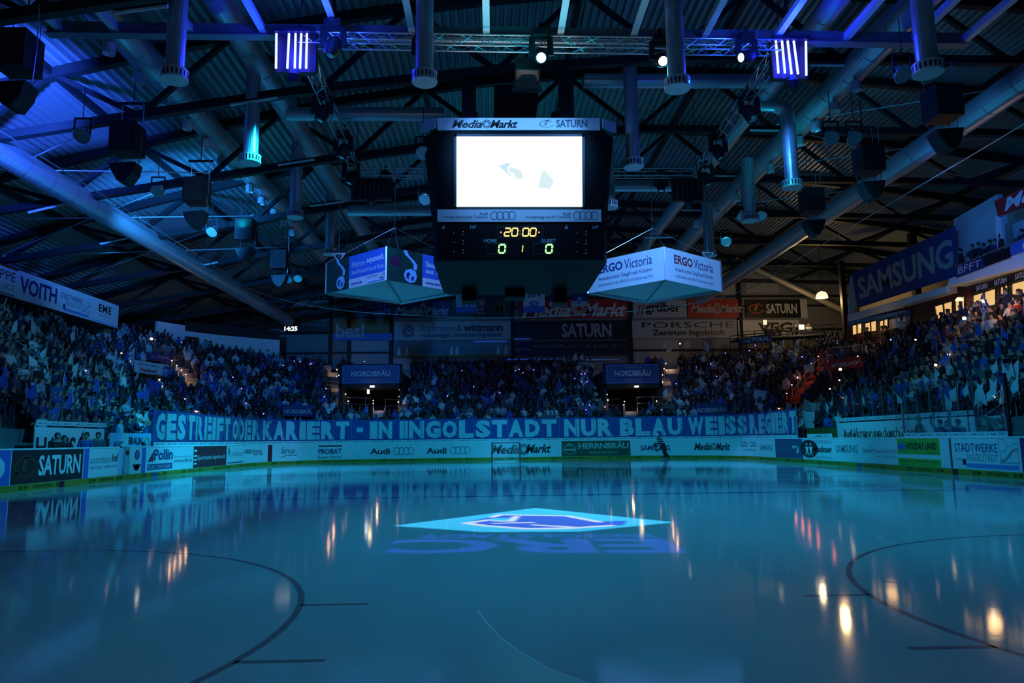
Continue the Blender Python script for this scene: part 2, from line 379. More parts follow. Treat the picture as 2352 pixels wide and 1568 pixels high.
# skate cuts and water beads: fine scratches in the surface
q = MB()
for (pts) in (((1585, 1171), (1600, 1162), (1648, 1160)), ((1582, 1170), (1610, 1184)), ((1745, 1211), (1812, 1218)), ((1552, 1189), (1582, 1192)), ((2006, 1225), (2030, 1240), (2060, 1250)), ((1405, 1142), (1425, 1146)), ((1470, 1150), (1510, 1156)), ((2090, 1287), (2155, 1288)),
              ((550, 1357), (563, 1355)), ((2205, 1175), (2240, 1176))):
    strip(q, [P(a, b, z=0) for a, b in pts], 0.007, 0.003)
ice_line('skate_cut', q, mat('snow', (0.85, 0.88, 0.9), 0.7))
q = MB()
for k in range(70):
    u = RND.gauss(1080, 70); v = RND.uniform(1270, 1550); p = P(u, v, z=0.0)
    if k % 3 == 0: p = P(RND.uniform(1245, 1345), RND.uniform(1340, 1510), z=0)
    r = RND.uniform(.003, .006); q.lathe([(r, 0.0), (r * .8, r * .5), (0.0005, r * .7)], p, 6)
d_ = ice_line('water_bead', q, mat('bead', (0.9, 0.95, 0.97), 0.5)); d_['kind'] = 'stuff'

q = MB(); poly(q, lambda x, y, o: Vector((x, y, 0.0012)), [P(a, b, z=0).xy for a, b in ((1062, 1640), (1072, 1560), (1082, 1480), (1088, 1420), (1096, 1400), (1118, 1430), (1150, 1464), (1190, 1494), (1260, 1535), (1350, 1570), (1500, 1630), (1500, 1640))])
PALE_ICE = ice_mat('pale_ice', (0.70, 0.80, 0.78), 0.10); nt = PALE_ICE.node_tree; sx_ = nt.nodes.new('ShaderNodeSeparateXYZ'); mr_ = nt.nodes.new('ShaderNodeMapRange'); cx_ = nt.nodes.new('ShaderNodeMix'); cx_.data_type = 'RGBA'
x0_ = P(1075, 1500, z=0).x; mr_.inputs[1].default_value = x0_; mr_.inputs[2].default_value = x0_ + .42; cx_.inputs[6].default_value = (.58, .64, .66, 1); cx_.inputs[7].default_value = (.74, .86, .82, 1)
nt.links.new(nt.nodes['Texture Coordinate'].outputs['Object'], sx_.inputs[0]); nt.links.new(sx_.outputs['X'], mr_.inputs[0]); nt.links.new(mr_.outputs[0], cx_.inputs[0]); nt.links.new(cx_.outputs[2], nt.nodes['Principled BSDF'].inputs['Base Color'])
ice_line('pale_patch', q, PALE_ICE)  # paler ice patch, fading out towards its left edge
q = MB(); strip(q, [P(a, b, z=0) for a, b in ((1096, 1400), (1118, 1430), (1150, 1464), (1190, 1494), (1260, 1535), (1350, 1570), (1500, 1630))], .010, .002); ice_line('resurfacing_edge', q, mat('snow', (0.85, 0.88, 0.9), 0.7))
# boards round the rink
mb = MB(); f = ribbon(0, S5, 0, HB - 0.0)
n = 150
def boardrib(s0, s1, z0, z1, o0, o1, mb_, n=60):
    n = max(n, int((s1 - s0) / .22))
    for i in range(n):
        a = s0 + (s1 - s0) * i / n; b = s0 + (s1 - s0) * (i + 1) / n
        vs = [rp(s, o, z) for s in (a, b) for o, z in ((o0, z0), (o0, z1), (o1, z1), (o1, z0))]
        fs = [(0, 4, 5, 1), (1, 5, 6, 2), (2, 6, 7, 3)]
        if i == 0: fs.append((0, 1, 2, 3))
        if i == n - 1: fs.append((7, 6, 5, 4))
        mb_.add(vs, fs)
sd0, sd1 = s_at(271), s_at(298)
boardrib(0, sd0, -0.02, HB, 0, 0.12, mb, 60); boardrib(sd1, S5, -0.02, HB, 0, 0.12, mb, 110)
struct(mb, 'wall_rink', WHITE)
mb = MB(); boardrib(0, sd0, HB, HB + 0.045, -0.015, 0.20, mb, 60); boardrib(sd1, S5, HB, HB + 0.045, -0.015, 0.20, mb, 110); struct(mb, 'trim_1', mat('rail_white', (0.85, 0.87, 0.88), 0.3))
mb = MB(); boardrib(0, S5, 0.0, 0.215, -0.022, -0.001, mb, 150); kick = struct(mb, 'baseboard_rink', YELLOW)
q = MB()
s = 12.0
while s < S5 - 6:
    f = ribbon(s, s + 2.6, 0.03, 0.19, -0.026)
    lay(q, f, 'X', 0, .06, .05, .95, 'b'); lay(q, f, '-TIP', .06, .17, .2, .8, 'b'); lay(q, f, 'SPORTWETTEN', .27, .66, .2, .8, 'r'); lay(q, f, 'X', .76, .82, .05, .95, 'b'); lay(q, f, '-TIP', .82, .93, .2, .8, 'b')
    s += 4.0
put(q, 'lettering', BLACK, kick)
for s, mt in ((s_at(143), DRED), (s_at(357), BLUEP), (s_at(1973), BLUEP), (s_at(2192), DRED)):
    q = MB(); sheet(q, ribbon(s - .15, s + .15, 0, .215, -0.028), th=.005); put(q, 'line_mark', mt, kick)
# near end of the rink, behind the photographer
mb = MB()
for i in range(12):
    for sx in (-1, 1):
        a0 = math.pi / 2 * i / 12; a1 = math.pi / 2 * (i + 1) / 12
        c = lambda a: Vector((sx * (HW - RC + RC * math.cos(a)), -(YF - RC) - RC * math.sin(a), HB / 2))
        mb.bar(c(a0), c(a1), 0.12, HB)
mb.bar((-(HW - RC), -YF, HB / 2), (-2.6, -YF, HB / 2), 0.12, HB); mb.bar((1.5, -YF, HB / 2), (HW - RC, -YF, HB / 2), 0.12, HB)
struct(mb, 'wall_near', WHITE)
# gate in the left boards (stands open)
root = thing('rink_gate', 'pale blue gate standing open in the boards left of the round-emblem panel', 'gate', rp((sd0 + sd1) / 2, .06, 0))
q = MB(); sheet(q, ribbon(sd0 + .03, sd1 - .35, .12, HB, .10), th=.05); put(q, 'gate_leaf', mat('gate_blue', (.35, .58, .75), .4), root)
q = MB(); sheet(q, ribbon(sd1 - .33, sd1 - .02, .02, HB + .03, .04), th=.06); put(q, 'gate_post', ALU, root)
q = MB(); sheet(q, ribbon(sd0 + .03, sd1 - .35, .05, .12, .09), th=.05); put(q, 'sill_plate', RUBBER, root)
q = MB(); q.box(rp(sd1 - .18, 0.0, 1.1), (.03, .12, .18)); put(q, 'latch', STEEL, root)

# ---------------------------------------------------------------- stands: stepped terraces on offset curves of the board line
O0, RUN, Z0, RISE, NR = 2.3, 0.56, 1.0, 0.371, 17
def row_off(r): return O0 + RUN * r
def rise(s):
    """the side stands climb more steeply than the far stand"""
    t = max(0, min(1, (S1 + 9 - s) / 16)) if s < (S2 + S3) / 2 else max(0, min(1, (s - S4 + 5) / 8))
    return RISE + .175 * t
def row_z(r, s=(S2 + S3) / 2): return Z0 + rise(s) * r
def off_of(x, y):
    qx, qy = abs(x) - (HW - RC), y - (YF - RC)
    return (math.hypot(qx, qy) if qx > 0 and qy > 0 else max(qx, qy)) - RC
def s_of(x, y):
    if y <= YF - RC: return y + (YF - RC) if x < 0 else S4 + (YF - RC) - y
    if abs(x) <= HW - RC: return S2 + x + (HW - RC)
    sg = -1 if x < 0 else 1
    a = math.atan2(y - (YF - RC), abs(x) - (HW - RC))
    return S1 + RC * a if sg < 0 else S4 - RC * a
def slope_z(off, s): return Z0 + rise(s) / RUN * (off - O0 - RUN / 2)
def stand_hit(u, v, h=1.6):
    d = ray(u, v); t = 8.0
    while t < 75:
        p = CAM + d * t
        o_ = off_of(p.x, p.y)
        if p.z <= max(0.3, slope_z(o_, s_of(p.x, p.y))) + h and o_ > 0.6 or o_ > O0 + RUN * NR - .45: return p
        t += 0.05
    return CAM + d * 60
# tunnel mouths: (s centre, half width)
def u_s(u, off):  # arc position where the photo column meets the offset curve
    best = min((abs(proj(rp(s, off, 4))[0] - u), s) for s in np.linspace(8, S5 - 8, 900) if rp(s)[1] > -15)
    return best[1]
PORT = [(P(785, 880, y=30.9).x, P(918, 880, y=30.9).x), (P(1392, 880, y=30.9).x, P(1515, 880, y=30.9).x)]
def portal_gap(s, off): p = rp(s, off); return p.y > 30.3 and any(a - .35 < p.x < b + .35 for a, b in PORT)
mb = MB()
def step(mb_, r, n):
    s0, s1, o0, o1 = 0, S5, row_off(r), row_off(r + 1)
    for i in range(n):
        a = s0 + (s1 - s0) * i / n; b = s0 + (s1 - s0) * (i + 1) / n
        if portal_gap((a + b) / 2, o0 + .1): continue
        za, zb = row_z(r, a), row_z(r, b); ya, yb = (row_z(r - 1, a), row_z(r - 1, b)) if r else (0, 0)
        mb_.quad(rp(a, o0, ya), rp(b, o0, yb), rp(b, o0, zb), rp(a, o0, za)); mb_.quad(rp(a, o0, za), rp(b, o0, zb), rp(b, o1, zb), rp(a, o1, za))
for r in range(NR): step(mb, r, 260)
struct(mb, 'floor_terrace', CONC)
# parapet behind the top row, rising to a white band in the far left corner
mb = MB(); e = row_off(NR)
boardrib(18, u_s(757, e), row_z(NR - 1) - .4, 8.0, e, e + .15, mb, 60); boardrib(u_s(757, e), u_s(1560, e), 6.6, 7.4, e, e + .15, mb, 40); boardrib(u_s(1560, e), S5, row_z(NR - 1) - .4, 7.6, e, e + .15, mb, 60)
struct(mb, 'wall_parapet', mat('parapet_paint', (.24, .27, .28), .7, noise=.1))
def z_at(u, v, off): p = rp(u_s(u, off), off); d = ray(u, v); k = math.hypot(p.x - CAM.x, p.y - CAM.y) / math.hypot(d.x, d.y); return CAM.z + d.z * k
mb = MB(); boardrib(u_s(352, e), u_s(414, e), 7.4, z_at(385, 742, e), e - .05, e + .2, mb, 12); boardrib(u_s(414, e), u_s(640, e), 7.4, z_at(528, 772, e), e - .02, e + .2, mb, 30); struct(mb, 'trim_2', WHITE)
mb = MB(); boardrib(u_s(414, e), u_s(640, e), z_at(528, 772, e), z_at(528, 750, e), e + .0, e + .2, mb, 30); struct(mb, 'trim_7', mat('band_black', (.015, .016, .018), .6))

# outer walls
WALLP = mat('wall_cladding', (.26, .28, .29), .7, noise=.08, scale=1)
mb = MB(); mb.box((0, 38.4, 8.5), (76, .4, 18)); wf = struct(mb, 'wall_far', WALLP)
q = MB()
for u in (757, 800, 897, 1178, 1450, 1706):
    p = P(u, 760, y=37.6); q.box((p.x, 38.05, 9), (.32, .3, 17))
for z in (9.3, 11.1, 13.3, 14.2): q.box((0, 38.1, z), (64, .2, .16))
put(q, 'wall_column', STEEL, wf)
mb = MB(); mb.box((-34, 2, 7.5), (.4, 74, 16)); struct(mb, 'wall_left', mat('wall_dark', (.08, .085, .09), .8))
mb = MB(); mb.box((36, 2, 8.5), (.4, 74, 18)); struct(mb, 'wall_right', mat('wall_dark', (.08, .085, .09), .8))
mb = MB(); mb.box((1, -34, 8.5), (72, .4, 18)); struct(mb, 'wall_behind', mat('wall_dark', (.08, .085, .09), .8))
# ================================================================ roof: deck, trusses, ducts
CH = [(-36, 8.8), (-25.6, 10.65), (-17.7, 11.95), (-8, 13.55), (0, 14.5), (6, 14.95), (20, 14.8), (36, 14.4)]
def chord(x):
    for (a, za), (b, zb) in zip(CH, CH[1:]):
        if x <= b: return za + (zb - za) * (x - a) / (b - a)
    return CH[-1][1]
def deck_z(x): return chord(x) + 0.5 + 2.5 * max(0, 1 - ((x - 2) / 33.0) ** 2)
mb = MB(); xs = np.arange(-35, 36.01, 0.155); prof = []
for i, x in enumerate(xs): prof.append((x, deck_z(x) + (0.11 if (i // 1) % 2 else 0.0)))
pr = []
for i, x in enumerate(np.arange(-35, 36, 0.31)):
    z = deck_z(x); pr += [(x, z), (x + .11, z), (x + .15, z + .19), (x + .27, z + .19)]
vs = []; fs = []
for x, z in pr: vs += [(x, -33.5, z), (x, 38.4, z)]
fs = [(2 * i, 2 * i + 2, 2 * i + 3, 2 * i + 1) for i in range(len(pr) - 1)]
mb.add(vs, fs); struct(mb, 'ceiling', DECK)
TY = [-26, -20, -14, -8, -2, 4, 10, 16, 22, 28, 34]
NODES = [-32, -25.5, -19.2, -13, -6.8, -.6, 5.6, 11.8, 18, 24.4, 31]
for k, y in enumerate(TY):
    if y < -10: continue
    where = {-8: 'nearest the camera, above the ladder-like frame', -2: 'passing just in front of the video cube', 4: 'passing just behind the video cube', 10: 'next behind the rear lighting truss',
             16: 'third one beyond the lighting rig', 22: 'fourth one beyond the lighting rig', 28: 'last but one before the far wall', 34: 'closest to the far wall'}[y]
    root = thing('roof_truss', 'dark steel roof truss, ' + where, 'truss', (0, y, chord(0)), 'roof trusses')
    q = MB()
    for a, b in zip(CH[:-1], CH[1:]): q.bar((a[0], y, a[1]), (b[0], y, b[1]), .26, .30)
    put(q, 'bottom_chord', STEEL, root)
    q = MB()
    xs = np.linspace(-33, 34, 24)
    for a, b in zip(xs, xs[1:]): q.bar((a, y, deck_z(a) - .22), (b, y, deck_z(b) - .22), .28, .36)
    put(q, 'top_chord', STEEL, root)
    for i, (a, b) in enumerate(zip(NODES, NODES[1:])):
        mid = (a + b) / 2
        q = MB(); q.bar((a, y, chord(a)), (mid, y, deck_z(mid) - .2), .17); put(q, 'diagonal', STEEL, root)
        q = MB(); q.bar((mid, y, deck_z(mid) - .2), (b, y, chord(b)), .17); put(q, 'diagonal', STEEL, root)
# purlins under the deck, along the hall
q0 = None
for i, x in enumerate((-29, -22.4, -16.1, -9.9, -3.7, 2.5, 8.7, 14.9, 21.2, 27.7)):
    q = MB(); q.bar((x, -33, deck_z(x) - .16), (x, 38, deck_z(x) - .16), .16, .26)
    tag(put(q, 'roof_purlin', STEEL), 'long dark purlin under the roof deck, %s from the left side wall' % ordinal(i), 'purlin', 'roof purlins')
# thin cross bracing rods between trusses
for i, (x0, y0, x1, y1) in enumerate([(-25.5, -2, -13, 4), (-13, -2, -25.5, 4), (-25.5, 4, -13, 10), (-13, 4, -25.5, 10), (-25.5, 10, -13, 16), (-13, 10, -25.5, 16), (11.8, 4, 24.4, 10), (24.4, 4, 11.8, 10), (11.8, 10, 24.4, 16), (24.4, 10, 11.8, 16), (24.4, -2, 11.8, 4), (-6.8, 4, 5.6, 10)]):
    q = MB(); q.tube((x0, y0, chord(x0) + .25 + .09 * (i % 2)), (x1, y1, chord(x1) + .25 + .09 * (i % 2)), .028, 5)
    tag(put(q, 'bracing_rod', ZINC), 'thin bracing rod across the %s roof bay, %s of its kind from the front left' % ('left' if x0 < 0 and x1 < 0 else 'right' if x0 > 8 else 'middle', ordinal(i)), 'rod', 'roof bracing rods')

# round air ducts running the length of the hall
def duct(label, x, z, r, y0=-14, y1=35):
    q = MB(); n = int((y1 - y0) / 1.5)
    q.tube((x, y0, z), (x, y1, z), r, 24)
    for k in range(1, n):
        y = y0 + (y1 - y0) * k / n; q.tube((x, y - .035, z), (x, y + .035, z), r + .018, 24, cap=False)
    o = put(q, 'air_duct', ZINC, smooth=False); return tag(o, label, 'duct', 'long roof ducts')
duct('broad blue-lit air duct low under the left roof slope', -18.2, 11.75, .48)
duct('wide air duct carrying the row of small cylinder lamps on the left', -12.65, 14.55, .50)
duct('air duct beside the left hanging outlets, next in from the lamp row', -8.95, 14.6, .42)
duct('broad ribbed air duct far out under the right roof slope', 17.4, 13.4, .50)
duct('wide air duct above the right row of cylinder lamps', 12.3, 14.55, .50)
duct('narrower air duct feeding the right hanging outlets', 9.9, 14.8, .36)
for lab, u0, u1, v, y in (('cross duct running left from the video cube, upper one', 660, 1020, 262, 1.0), ('cross duct left of the cube above the water-power sign, lower one', 800, 1040, 484, 8.4), ('cross duct running right from behind the cube, upper one', 1340, 1770, 186, -0.6),
                          ('cross duct right of the cube beneath the rear truss', 1360, 1570, 428, 7.2)):
    x0, z = P(u0, v, y=y).xz; x1 = P(u1, v, y=y).x
    q = MB(); q.tube((x0, y, z), (x1, y, z), .27, 20)
    for k in range(1, 5): x = x0 + (x1 - x0) * k / 5; q.tube((x - .03, y, z), (x + .03, y, z), .285, 20, cap=False)
    tag(put(q, 'cross_duct', ZINC), lab, 'duct', 'cross ducts')
# drop ducts with round slotted outlets
def drop(u, v, z, r, label, top):
    p = P(u, v, z=z); root = thing('drop_duct', label, 'duct', p, 'hanging air outlets')
    q = MB(); q.tube(p + Vector((0, 0, .2)), (p.x, p.y, top), r, 20)
    zz = p.z + 1.2
    while zz < top: q.tube((p.x, p.y, zz - .03), (p.x, p.y, zz + .03), r + .014, 20, cap=False); zz += 1.3
    put(q, 'pipe', ZINC, root)
    R = r * 1.42; q = MB()
    for k in range(20):
        a = 2 * math.pi * k / 20; b = a + 2 * math.pi / 20 * .55
        c = lambda t, h: p + Vector((R * math.cos(t), R * math.sin(t), h))
        q.quad(c(a, .03), c(b, .03), c(b, .24), c(a, .24))
    for h0, h1 in ((0, .05), (.22, .28)): q.lathe([(R, h0), (R + .01, h1)], p, 24)
    q.lathe([(.02, .0), (R, .0)], p, 24); q.lathe([(r, .28), (R, .28)], p, 24)
    put(q, 'outlet_ring', mat('outlet_white', (.6, .62, .64), .4, .3), root)
    q = MB(); q.tube(p + Vector((0, 0, .04)), p + Vector((0, 0, .24)), R * .86, 20); put(q, 'outlet_core', RUBBER, root)
    return root, p
for i, (u, v) in enumerate(((400, 185), (575, 375), (678, 500), (757, 585))):
    drop(u, v, 11.0, .245, 'vertical air duct with slotted round outlet, left row, %s from the camera' % ORD[i], 14.3)
for i, (u, v) in enumerate(((2132, 170), (1820, 432), (1724, 508), (1630, 588))):
    root, p = drop(u, v, 11.0, .27, 'vertical air duct with slotted round outlet, right row, %s from the camera' % ORD[i], 13.9)
    if i == 1:
        q = MB(); q.path([p + Vector((0, 0, 2.7)), p + Vector((0, 0, 3.0)), p + Vector((-.15, 0, 3.25)), p + Vector((-.5, 0, 3.4)), p + Vector((-1.3, 0, 3.45))], .27, 18); put(q, 'elbow', ZINC, root)
drop(975, 190, 11.0, .24, 'vertical air duct above the left edge of the video cube', 14.3)
for i, (u, v) in enumerate(((1556, 205), (1455, 385), (1400, 478))):
    drop(u, v, 11.0, .25, 'vertical air duct just right of the video cube, %s from the camera' % ORD[i], 14.8)

# small cylinder lamps in two rows beneath the ducts
def can(u, v, z, label, group):
    p = P(u, v, z=z); root = thing('cylinder_lamp', label, 'lamp', p, group)
    q = MB(); q.lathe([(.02, .36), (.16, .36), (.18, .30), (.19, 0), (.165, 0), (.15, .05), (.02, .06)], p, 16); put(q, 'lamp_body', mat('lamp_can', (.66, .70, .72), .3, .4), root, smooth=False)
    q = MB(); q.tube(p + Vector((0, 0, .3)), p + Vector((0, 0, .55)), .03, 6); put(q, 'hanger', STEEL, root)
    q = MB(); q.lathe([(.001, .07), (.15, .055)], p, 14); put(q, 'reflector', LENS, root)
for i, (u, v) in enumerate(((250, 124), (318, 191), (373, 243), (430, 297), (470, 339), (508, 378), (545, 411), (573, 441), (600, 469), (628, 496), (650, 519), (670, 540))):
    can(u, v, 13.6, 'small cylinder lamp under the left duct, %s from the camera' % ORD[i], 'left cylinder lamps')
for i, (u, v) in enumerate(((1965, 209), (1918, 256), (1837, 334), (1874, 300), (1770, 395), (1692, 462), (1646, 490), (1600, 520))):
    can(u, v, 13.6, 'small cylinder lamp under the right duct, %s in its row' % ORD[i], 'right cylinder lamps')
# unlit fluorescent battens hung from the trusses
TUBE = mat('tube_white', (.75, .78, .8), .3)
for i, (u0, v0, u1, v1, y) in enumerate(((528, 241, 638, 224, -2), (638, 379, 722, 366, 4), (712, 473, 786, 463, 10), (262, 30, 385, 14, -8), (1860, 149, 1942, 150, -2), (1722, 299, 1790, 300, 4), (1640, 404, 1700, 404, 10), (1568, 482, 1630, 483, 16), (65, 488, 150, 468, 4), (230, 560, 302, 545, 10), (450, 612, 500, 602, 16), (1480, 700 - 155, 1545, 545, 16))):
    a = P(u0, v0, y=y - .2); b = P(u1, v1, y=y - .2); root = thing('tube_light', 'unlit white tube light below %s, %s along' % ('the left trusses' if u0 < 1100 else 'the right trusses', ORD[i]), 'lamp', (a + b) / 2, 'tube lights')
    q = MB(); q.tube(a, b, .05, 8); put(q, 'tube', TUBE, root)
    q = MB(); q.bar(a + Vector((0, 0, .07)), b + Vector((0, 0, .07)), .08, .05)
    for t in (.15, .85): c = a.lerp(b, t); q.tube(c + Vector((0, 0, .07)), c + Vector((0, .2, .3)), .012, 5)
    put(q, 'batten', STEEL, root)
# wire of the protective net round the rink
q = MB(); pts = [rp(s, .7, 11.45 - 1.1 * math.exp(-((s - (S2 + S3) / 2) / 14) ** 2)) for s in np.linspace(8, S5 - 8, 90)]
q.path(pts, .022, 6); tag(put(q, 'net_cable', ALU), 'pale net cable looping round the rink below the roof', 'cable')
# ================================================================ video cube
SY = -2.6
def SB(u, v, o=0.0): p = P(u, v, y=SY); return Vector((p.x, SY - o, p.z))
SBf = lambda x, y, o=0.0: SB(1005 + 374 * x, 670 - 398 * y, o)
DARKP = mat('cube_black', (0.005, 0.006, 0.007), 0.5, spec=0.12)
cube = thing('video_cube', 'black hanging video cube with bright white screen and score digits', 'scoreboard', (0.14, .3, 7.36))
LV = [(7.36, 2.93, 2.79), (8.7, 2.98, 2.79), (12.0, 3.36, 2.79)]
CXs, CYs = 0.14, 0.2
def octa(z, wo, wi): return [Vector((CXs + x, CYs + y, z)) for x, y in ((-wi, -2.8), (wi, -2.8), (wo, -2.8 + (wo - wi) + .25), (wo, 2.8 - .5), (wi, 2.8), (-wi, 2.8), (-wo, 2.3), (-wo, -2.8 + (wo - wi) + .25))]
q = MB(); rg = [octa(*l) for l in LV]; vs = [p for g in rg for p in g]
q.add(vs, [(i * 8 + k, i * 8 + (k + 1) % 8, (i + 1) * 8 + (k + 1) % 8, (i + 1) * 8 + k) for i in range(2) for k in range(8)] + [tuple(range(7, -1, -1)), tuple(range(16, 24))])
put(q, 'housing', DARKP, cube)
q = MB()
for u0, u1, v0, v1 in ((1062, 1095, 668, 686), (1270, 1300, 668, 690), (1160, 1205, 668, 677)):
    a, b = P(u0, v0, y=2.5), P(u1, v1, y=2.5); q = MB(); q.box(((a.x + b.x) / 2, 2.5, (a.z + b.z) / 2), (b.x - a.x, .8, a.z - b.z + .3)); put(q, 'underside_bracket', DARKP, cube)
SCR = mat('screen_white', (0, 0, 0), 0.4, emit=2.3, ecol=(.80, 1.0, 1.0)); SCR2 = mat('screen_pale', (0, 0, 0), 0.4, emit=0.95, ecol=(.78, .93, .90)); SCR3 = mat('screen_blue', (0, 0, 0), .4, emit=.95, ecol=(.62, .86, .98)); SCR4 = mat('screen_grey', (0, 0, 0), .4, emit=.95, ecol=(.74, .9, .93))
q = MB(); q.quad(SB(1049, 476, .06), SB(1337, 476, .06), SB(1336, 315, .06), SB(1049, 315, .06)); q.prism([SB(1049, 476, .0), SB(1337, 476, .0), SB(1336, 315, .0), SB(1049, 315, .0)], (0, 0, 0), (0, -.055, 0)); scr = put(q, 'screen', SCR, cube)
for nm, mt, pts in (('screen_picture', SCR3, ((1145, 383), (1164, 375), (1174, 378), (1167, 385), (1166, 395), (1185, 418), (1158, 394))), ('screen_picture', SCR4, ((1166, 395), (1172, 384), (1196, 392), (1203, 412), (1186, 412), (1178, 398))), ('screen_picture', SCR4, ((1243, 396), (1252, 394), (1272, 416), (1264, 436), (1236, 432)))):
    q = MB(); q.add([SB(a, b, .064) for a, b in pts], [tuple(range(len(pts)))]); put(q, nm, mt, scr)
q = MB()
for a, b, c, d in ((1043, 1343, 309, 315), (1043, 1343, 476, 482), (1043, 1049, 309, 482), (1337, 1343, 309, 482)):
    q.prism([SB(a, d), SB(b, d), SB(b, c), SB(a, c)], (0, 0, 0), (0, -.05, 0))
put(q, 'screen_bezel', mat('bezel', (.05, .06, .065), .5), cube)
BN = mat('banner_white', (.68, .71, .74), .5)
top = plane(SB(1005, 300, .05), SB(1378, 300, .05) - SB(1005, 300, .05), (0, 0, SB(1005, 272).z - SB(1005, 300).z))
bx = lambda u: (u - 1005) / 373.0
board('header_panel', '', '', top, BN, mm_text(BLACK, bx(1037), bx(1189), .15, .82) + [('SATURN', bx(1277), bx(1349), .2, .85, mat('print_slate', (.05, .10, .14), .5), 'b')],
      [mm_mark(BLACK, bx(1037), bx(1189), .15, .82), (GREY, lambda q, s: planet(q, s, bx(1255), .5, .045, .38))], th=.05, parent=cube)
low = plane(SB(1005, 510, .05), SB(1381, 510, .05) - SB(1005, 510, .05), (0, 0, SB(1005, 482).z - SB(1005, 510).z))
TXB = mat('print_teal', (.03, .10, .16), .5)
tx = []
for a, b, c in ((1016, 1119, 1100), (1205, 1308, 1289)):
    tx += [('Vorsprung durch Technik', bx(a), bx(b), .2, .5, TXB, 'r'), ('Audi', bx(c), bx(b), .52, .8, TXB, 'r')]
board('footer_panel', '', '', low, BN, tx, [(TXB, lambda q, s: (rings4(q, s, bx(1125), bx(1183), .5, .36), rings4(q, s, bx(1314), bx(1371), .5, .36)))], th=.05, parent=cube)
for sx, lab in ((-1, 'l'), (1, 'r')):
    a = Vector((CXs + sx * 2.88, -2.62, 12.0)); b = Vector((CXs + sx * 3.42, -2.2, 12.0)); e0, e1 = (b, a) if sx < 0 else (a, b)
    q = MB(); s = plane(e0, e1 - e0, (0, 0, .36)); sheet(q, s, th=.04); put(q, 'corner_panel', BN, cube)
# score digits
SEG = {'0': 'abcdef', '1': 'bc', '2': 'abged'}
def seg(mb_, ch, u0, u1, v0, v1, wd):
    vm = (v0 + v1) / 2; sl = (v1 - v0) * .10
    pt = {'tl': (u0 + sl, v0), 'tr': (u1 + sl, v0), 'ml': (u0 + sl / 2, vm), 'mr': (u1 + sl / 2, vm), 'bl': (u0, v1), 'br': (u1, v1)}
    for k, (a, b) in {'a': ('tl', 'tr'), 'b': ('tr', 'mr'), 'c': ('mr', 'br'), 'd': ('bl', 'br'), 'e': ('ml', 'bl'), 'f': ('tl', 'ml'), 'g': ('ml', 'mr')}.items():
        if k in SEG[ch]:
            A, B = Vector(pt[a] + (0,)), Vector(pt[b] + (0,)); d = (B - A).normalized(); A += d * wd * .35; B -= d * wd * .35; A, B = SB(A.x, A.y, .02), SB(B.x, B.y, .02)
            mb_.bar(A, B, wd * .0143, .03, up=(0, 1, 0))
AMB = mat('digit_amber', (0, 0, 0), .4, emit=1.6, ecol=(1.0, .72, .22)); GRN = mat('digit_green', (0, 0, 0), .4, emit=1.6, ecol=(.42, 1.0, .36)); REDL = mat('digit_red', (0, 0, 0), .4, emit=1.3, ecol=(1, .25, .2))
for ch, u0, u1 in (('2', 1158, 1171), ('0', 1175, 1188), ('0', 1200, 1213), ('0', 1217, 1230)):
    q = MB(); seg(q, ch, u0, u1, 524.5, 542, 2.6); put(q, 'clock_digit', AMB, cube)
for u in (1145, 1253): q = MB(); seg(q, '0', u, u + 14, 562, 581, 3.6); put(q, 'score_digit', GRN, cube)
q = MB(); seg(q, '1', 1186, 1199.5, 563.5, 579.5, 2.0); put(q, 'period_digit', AMB, cube)
for u in (1150.5, 1238): q = MB(); q.lathe([(.032, 0), (.02, .03), (.001, .035)], SB(u, 533.5, .0), 12, Matrix.Rotation(math.pi / 2, 3, 'X')); put(q, 'signal_light', REDL, cube)
q = MB()
for a, b, c, d in ((1143, 1246, 521, 545), (1118, 1164, 559, 583), (1225, 1271, 559, 583)):
    for (p0, p1) in (((a, c), (b, c)), ((b, c), (b, d)), ((b, d), (a, d)), ((a, d), (a, c))): q.bar(SB(*p0, .005), SB(*p1, .005), .008, .01, up=(0, 1, 0))
put(q, 'digit_frame', mat('frame_line', (.12, .16, .18), .5), cube)
LBL = mat('label_print', (.30, .40, .45), .5)
q = MB()
for s_, a, b, c, d in (('HOME', 1111, 1141, 548.5, 556.5), ('GUEST', 1241.5, 1277, 548.5, 556.5), ("10'", 1080, 1094, 517.5, 525), ("10'", 1361, 1375, 517.5, 525)):
    lay(q, plane(SB(a, d, .004), SB(b, d, .004) - SB(a, d, .004), SB(a, c, .004) - SB(a, d, .004)), s_, 0, 1, 0, 1, 'b', o=0)
for u in (1018.5, 1301):
    f = plane(SB(u - 4, 525, .004), SB(u + 4, 525, .004) - SB(u - 4, 525, .004), SB(u - 4, 517, .004) - SB(u - 4, 525, .004))
    disc(q, f, .5, .75, .22, .25, 0); poly(q, f, [(0, 0), (1, 0), (.95, .3), (.7, .48), (.3, .48), (.05, .3)], 0)
put(q, 'caption', LBL, cube)
q = MB()
for u0 in (0, 282.3):
    for r in range(3):
        for du, dv in ((1043, 535.5), (1064, 532), (1063, 539)):
            q.lathe([(.014, 0), (.001, .012)], SB(du + u0, dv + 21 * r, .0), 8, Matrix.Rotation(math.pi / 2, 3, 'X'))
for v in (530, 537): q.lathe([(.018, 0), (.001, .014)], SB(1194.5, v, .0), 8, Matrix.Rotation(math.pi / 2, 3, 'X'))
put(q, 'indicator_dot', mat('dot_lamp', (.4, .4, .38), .4, emit=.25, ecol=(.8, .85, .8)), cube)
q = MB()
for x, y in ((-1.6, -1.5), (1.9, -1.5), (-1.6, 1.8), (1.9, 1.8)): q.bar((x, y, 12.0), (x, y, 14.6), .45, .5); 
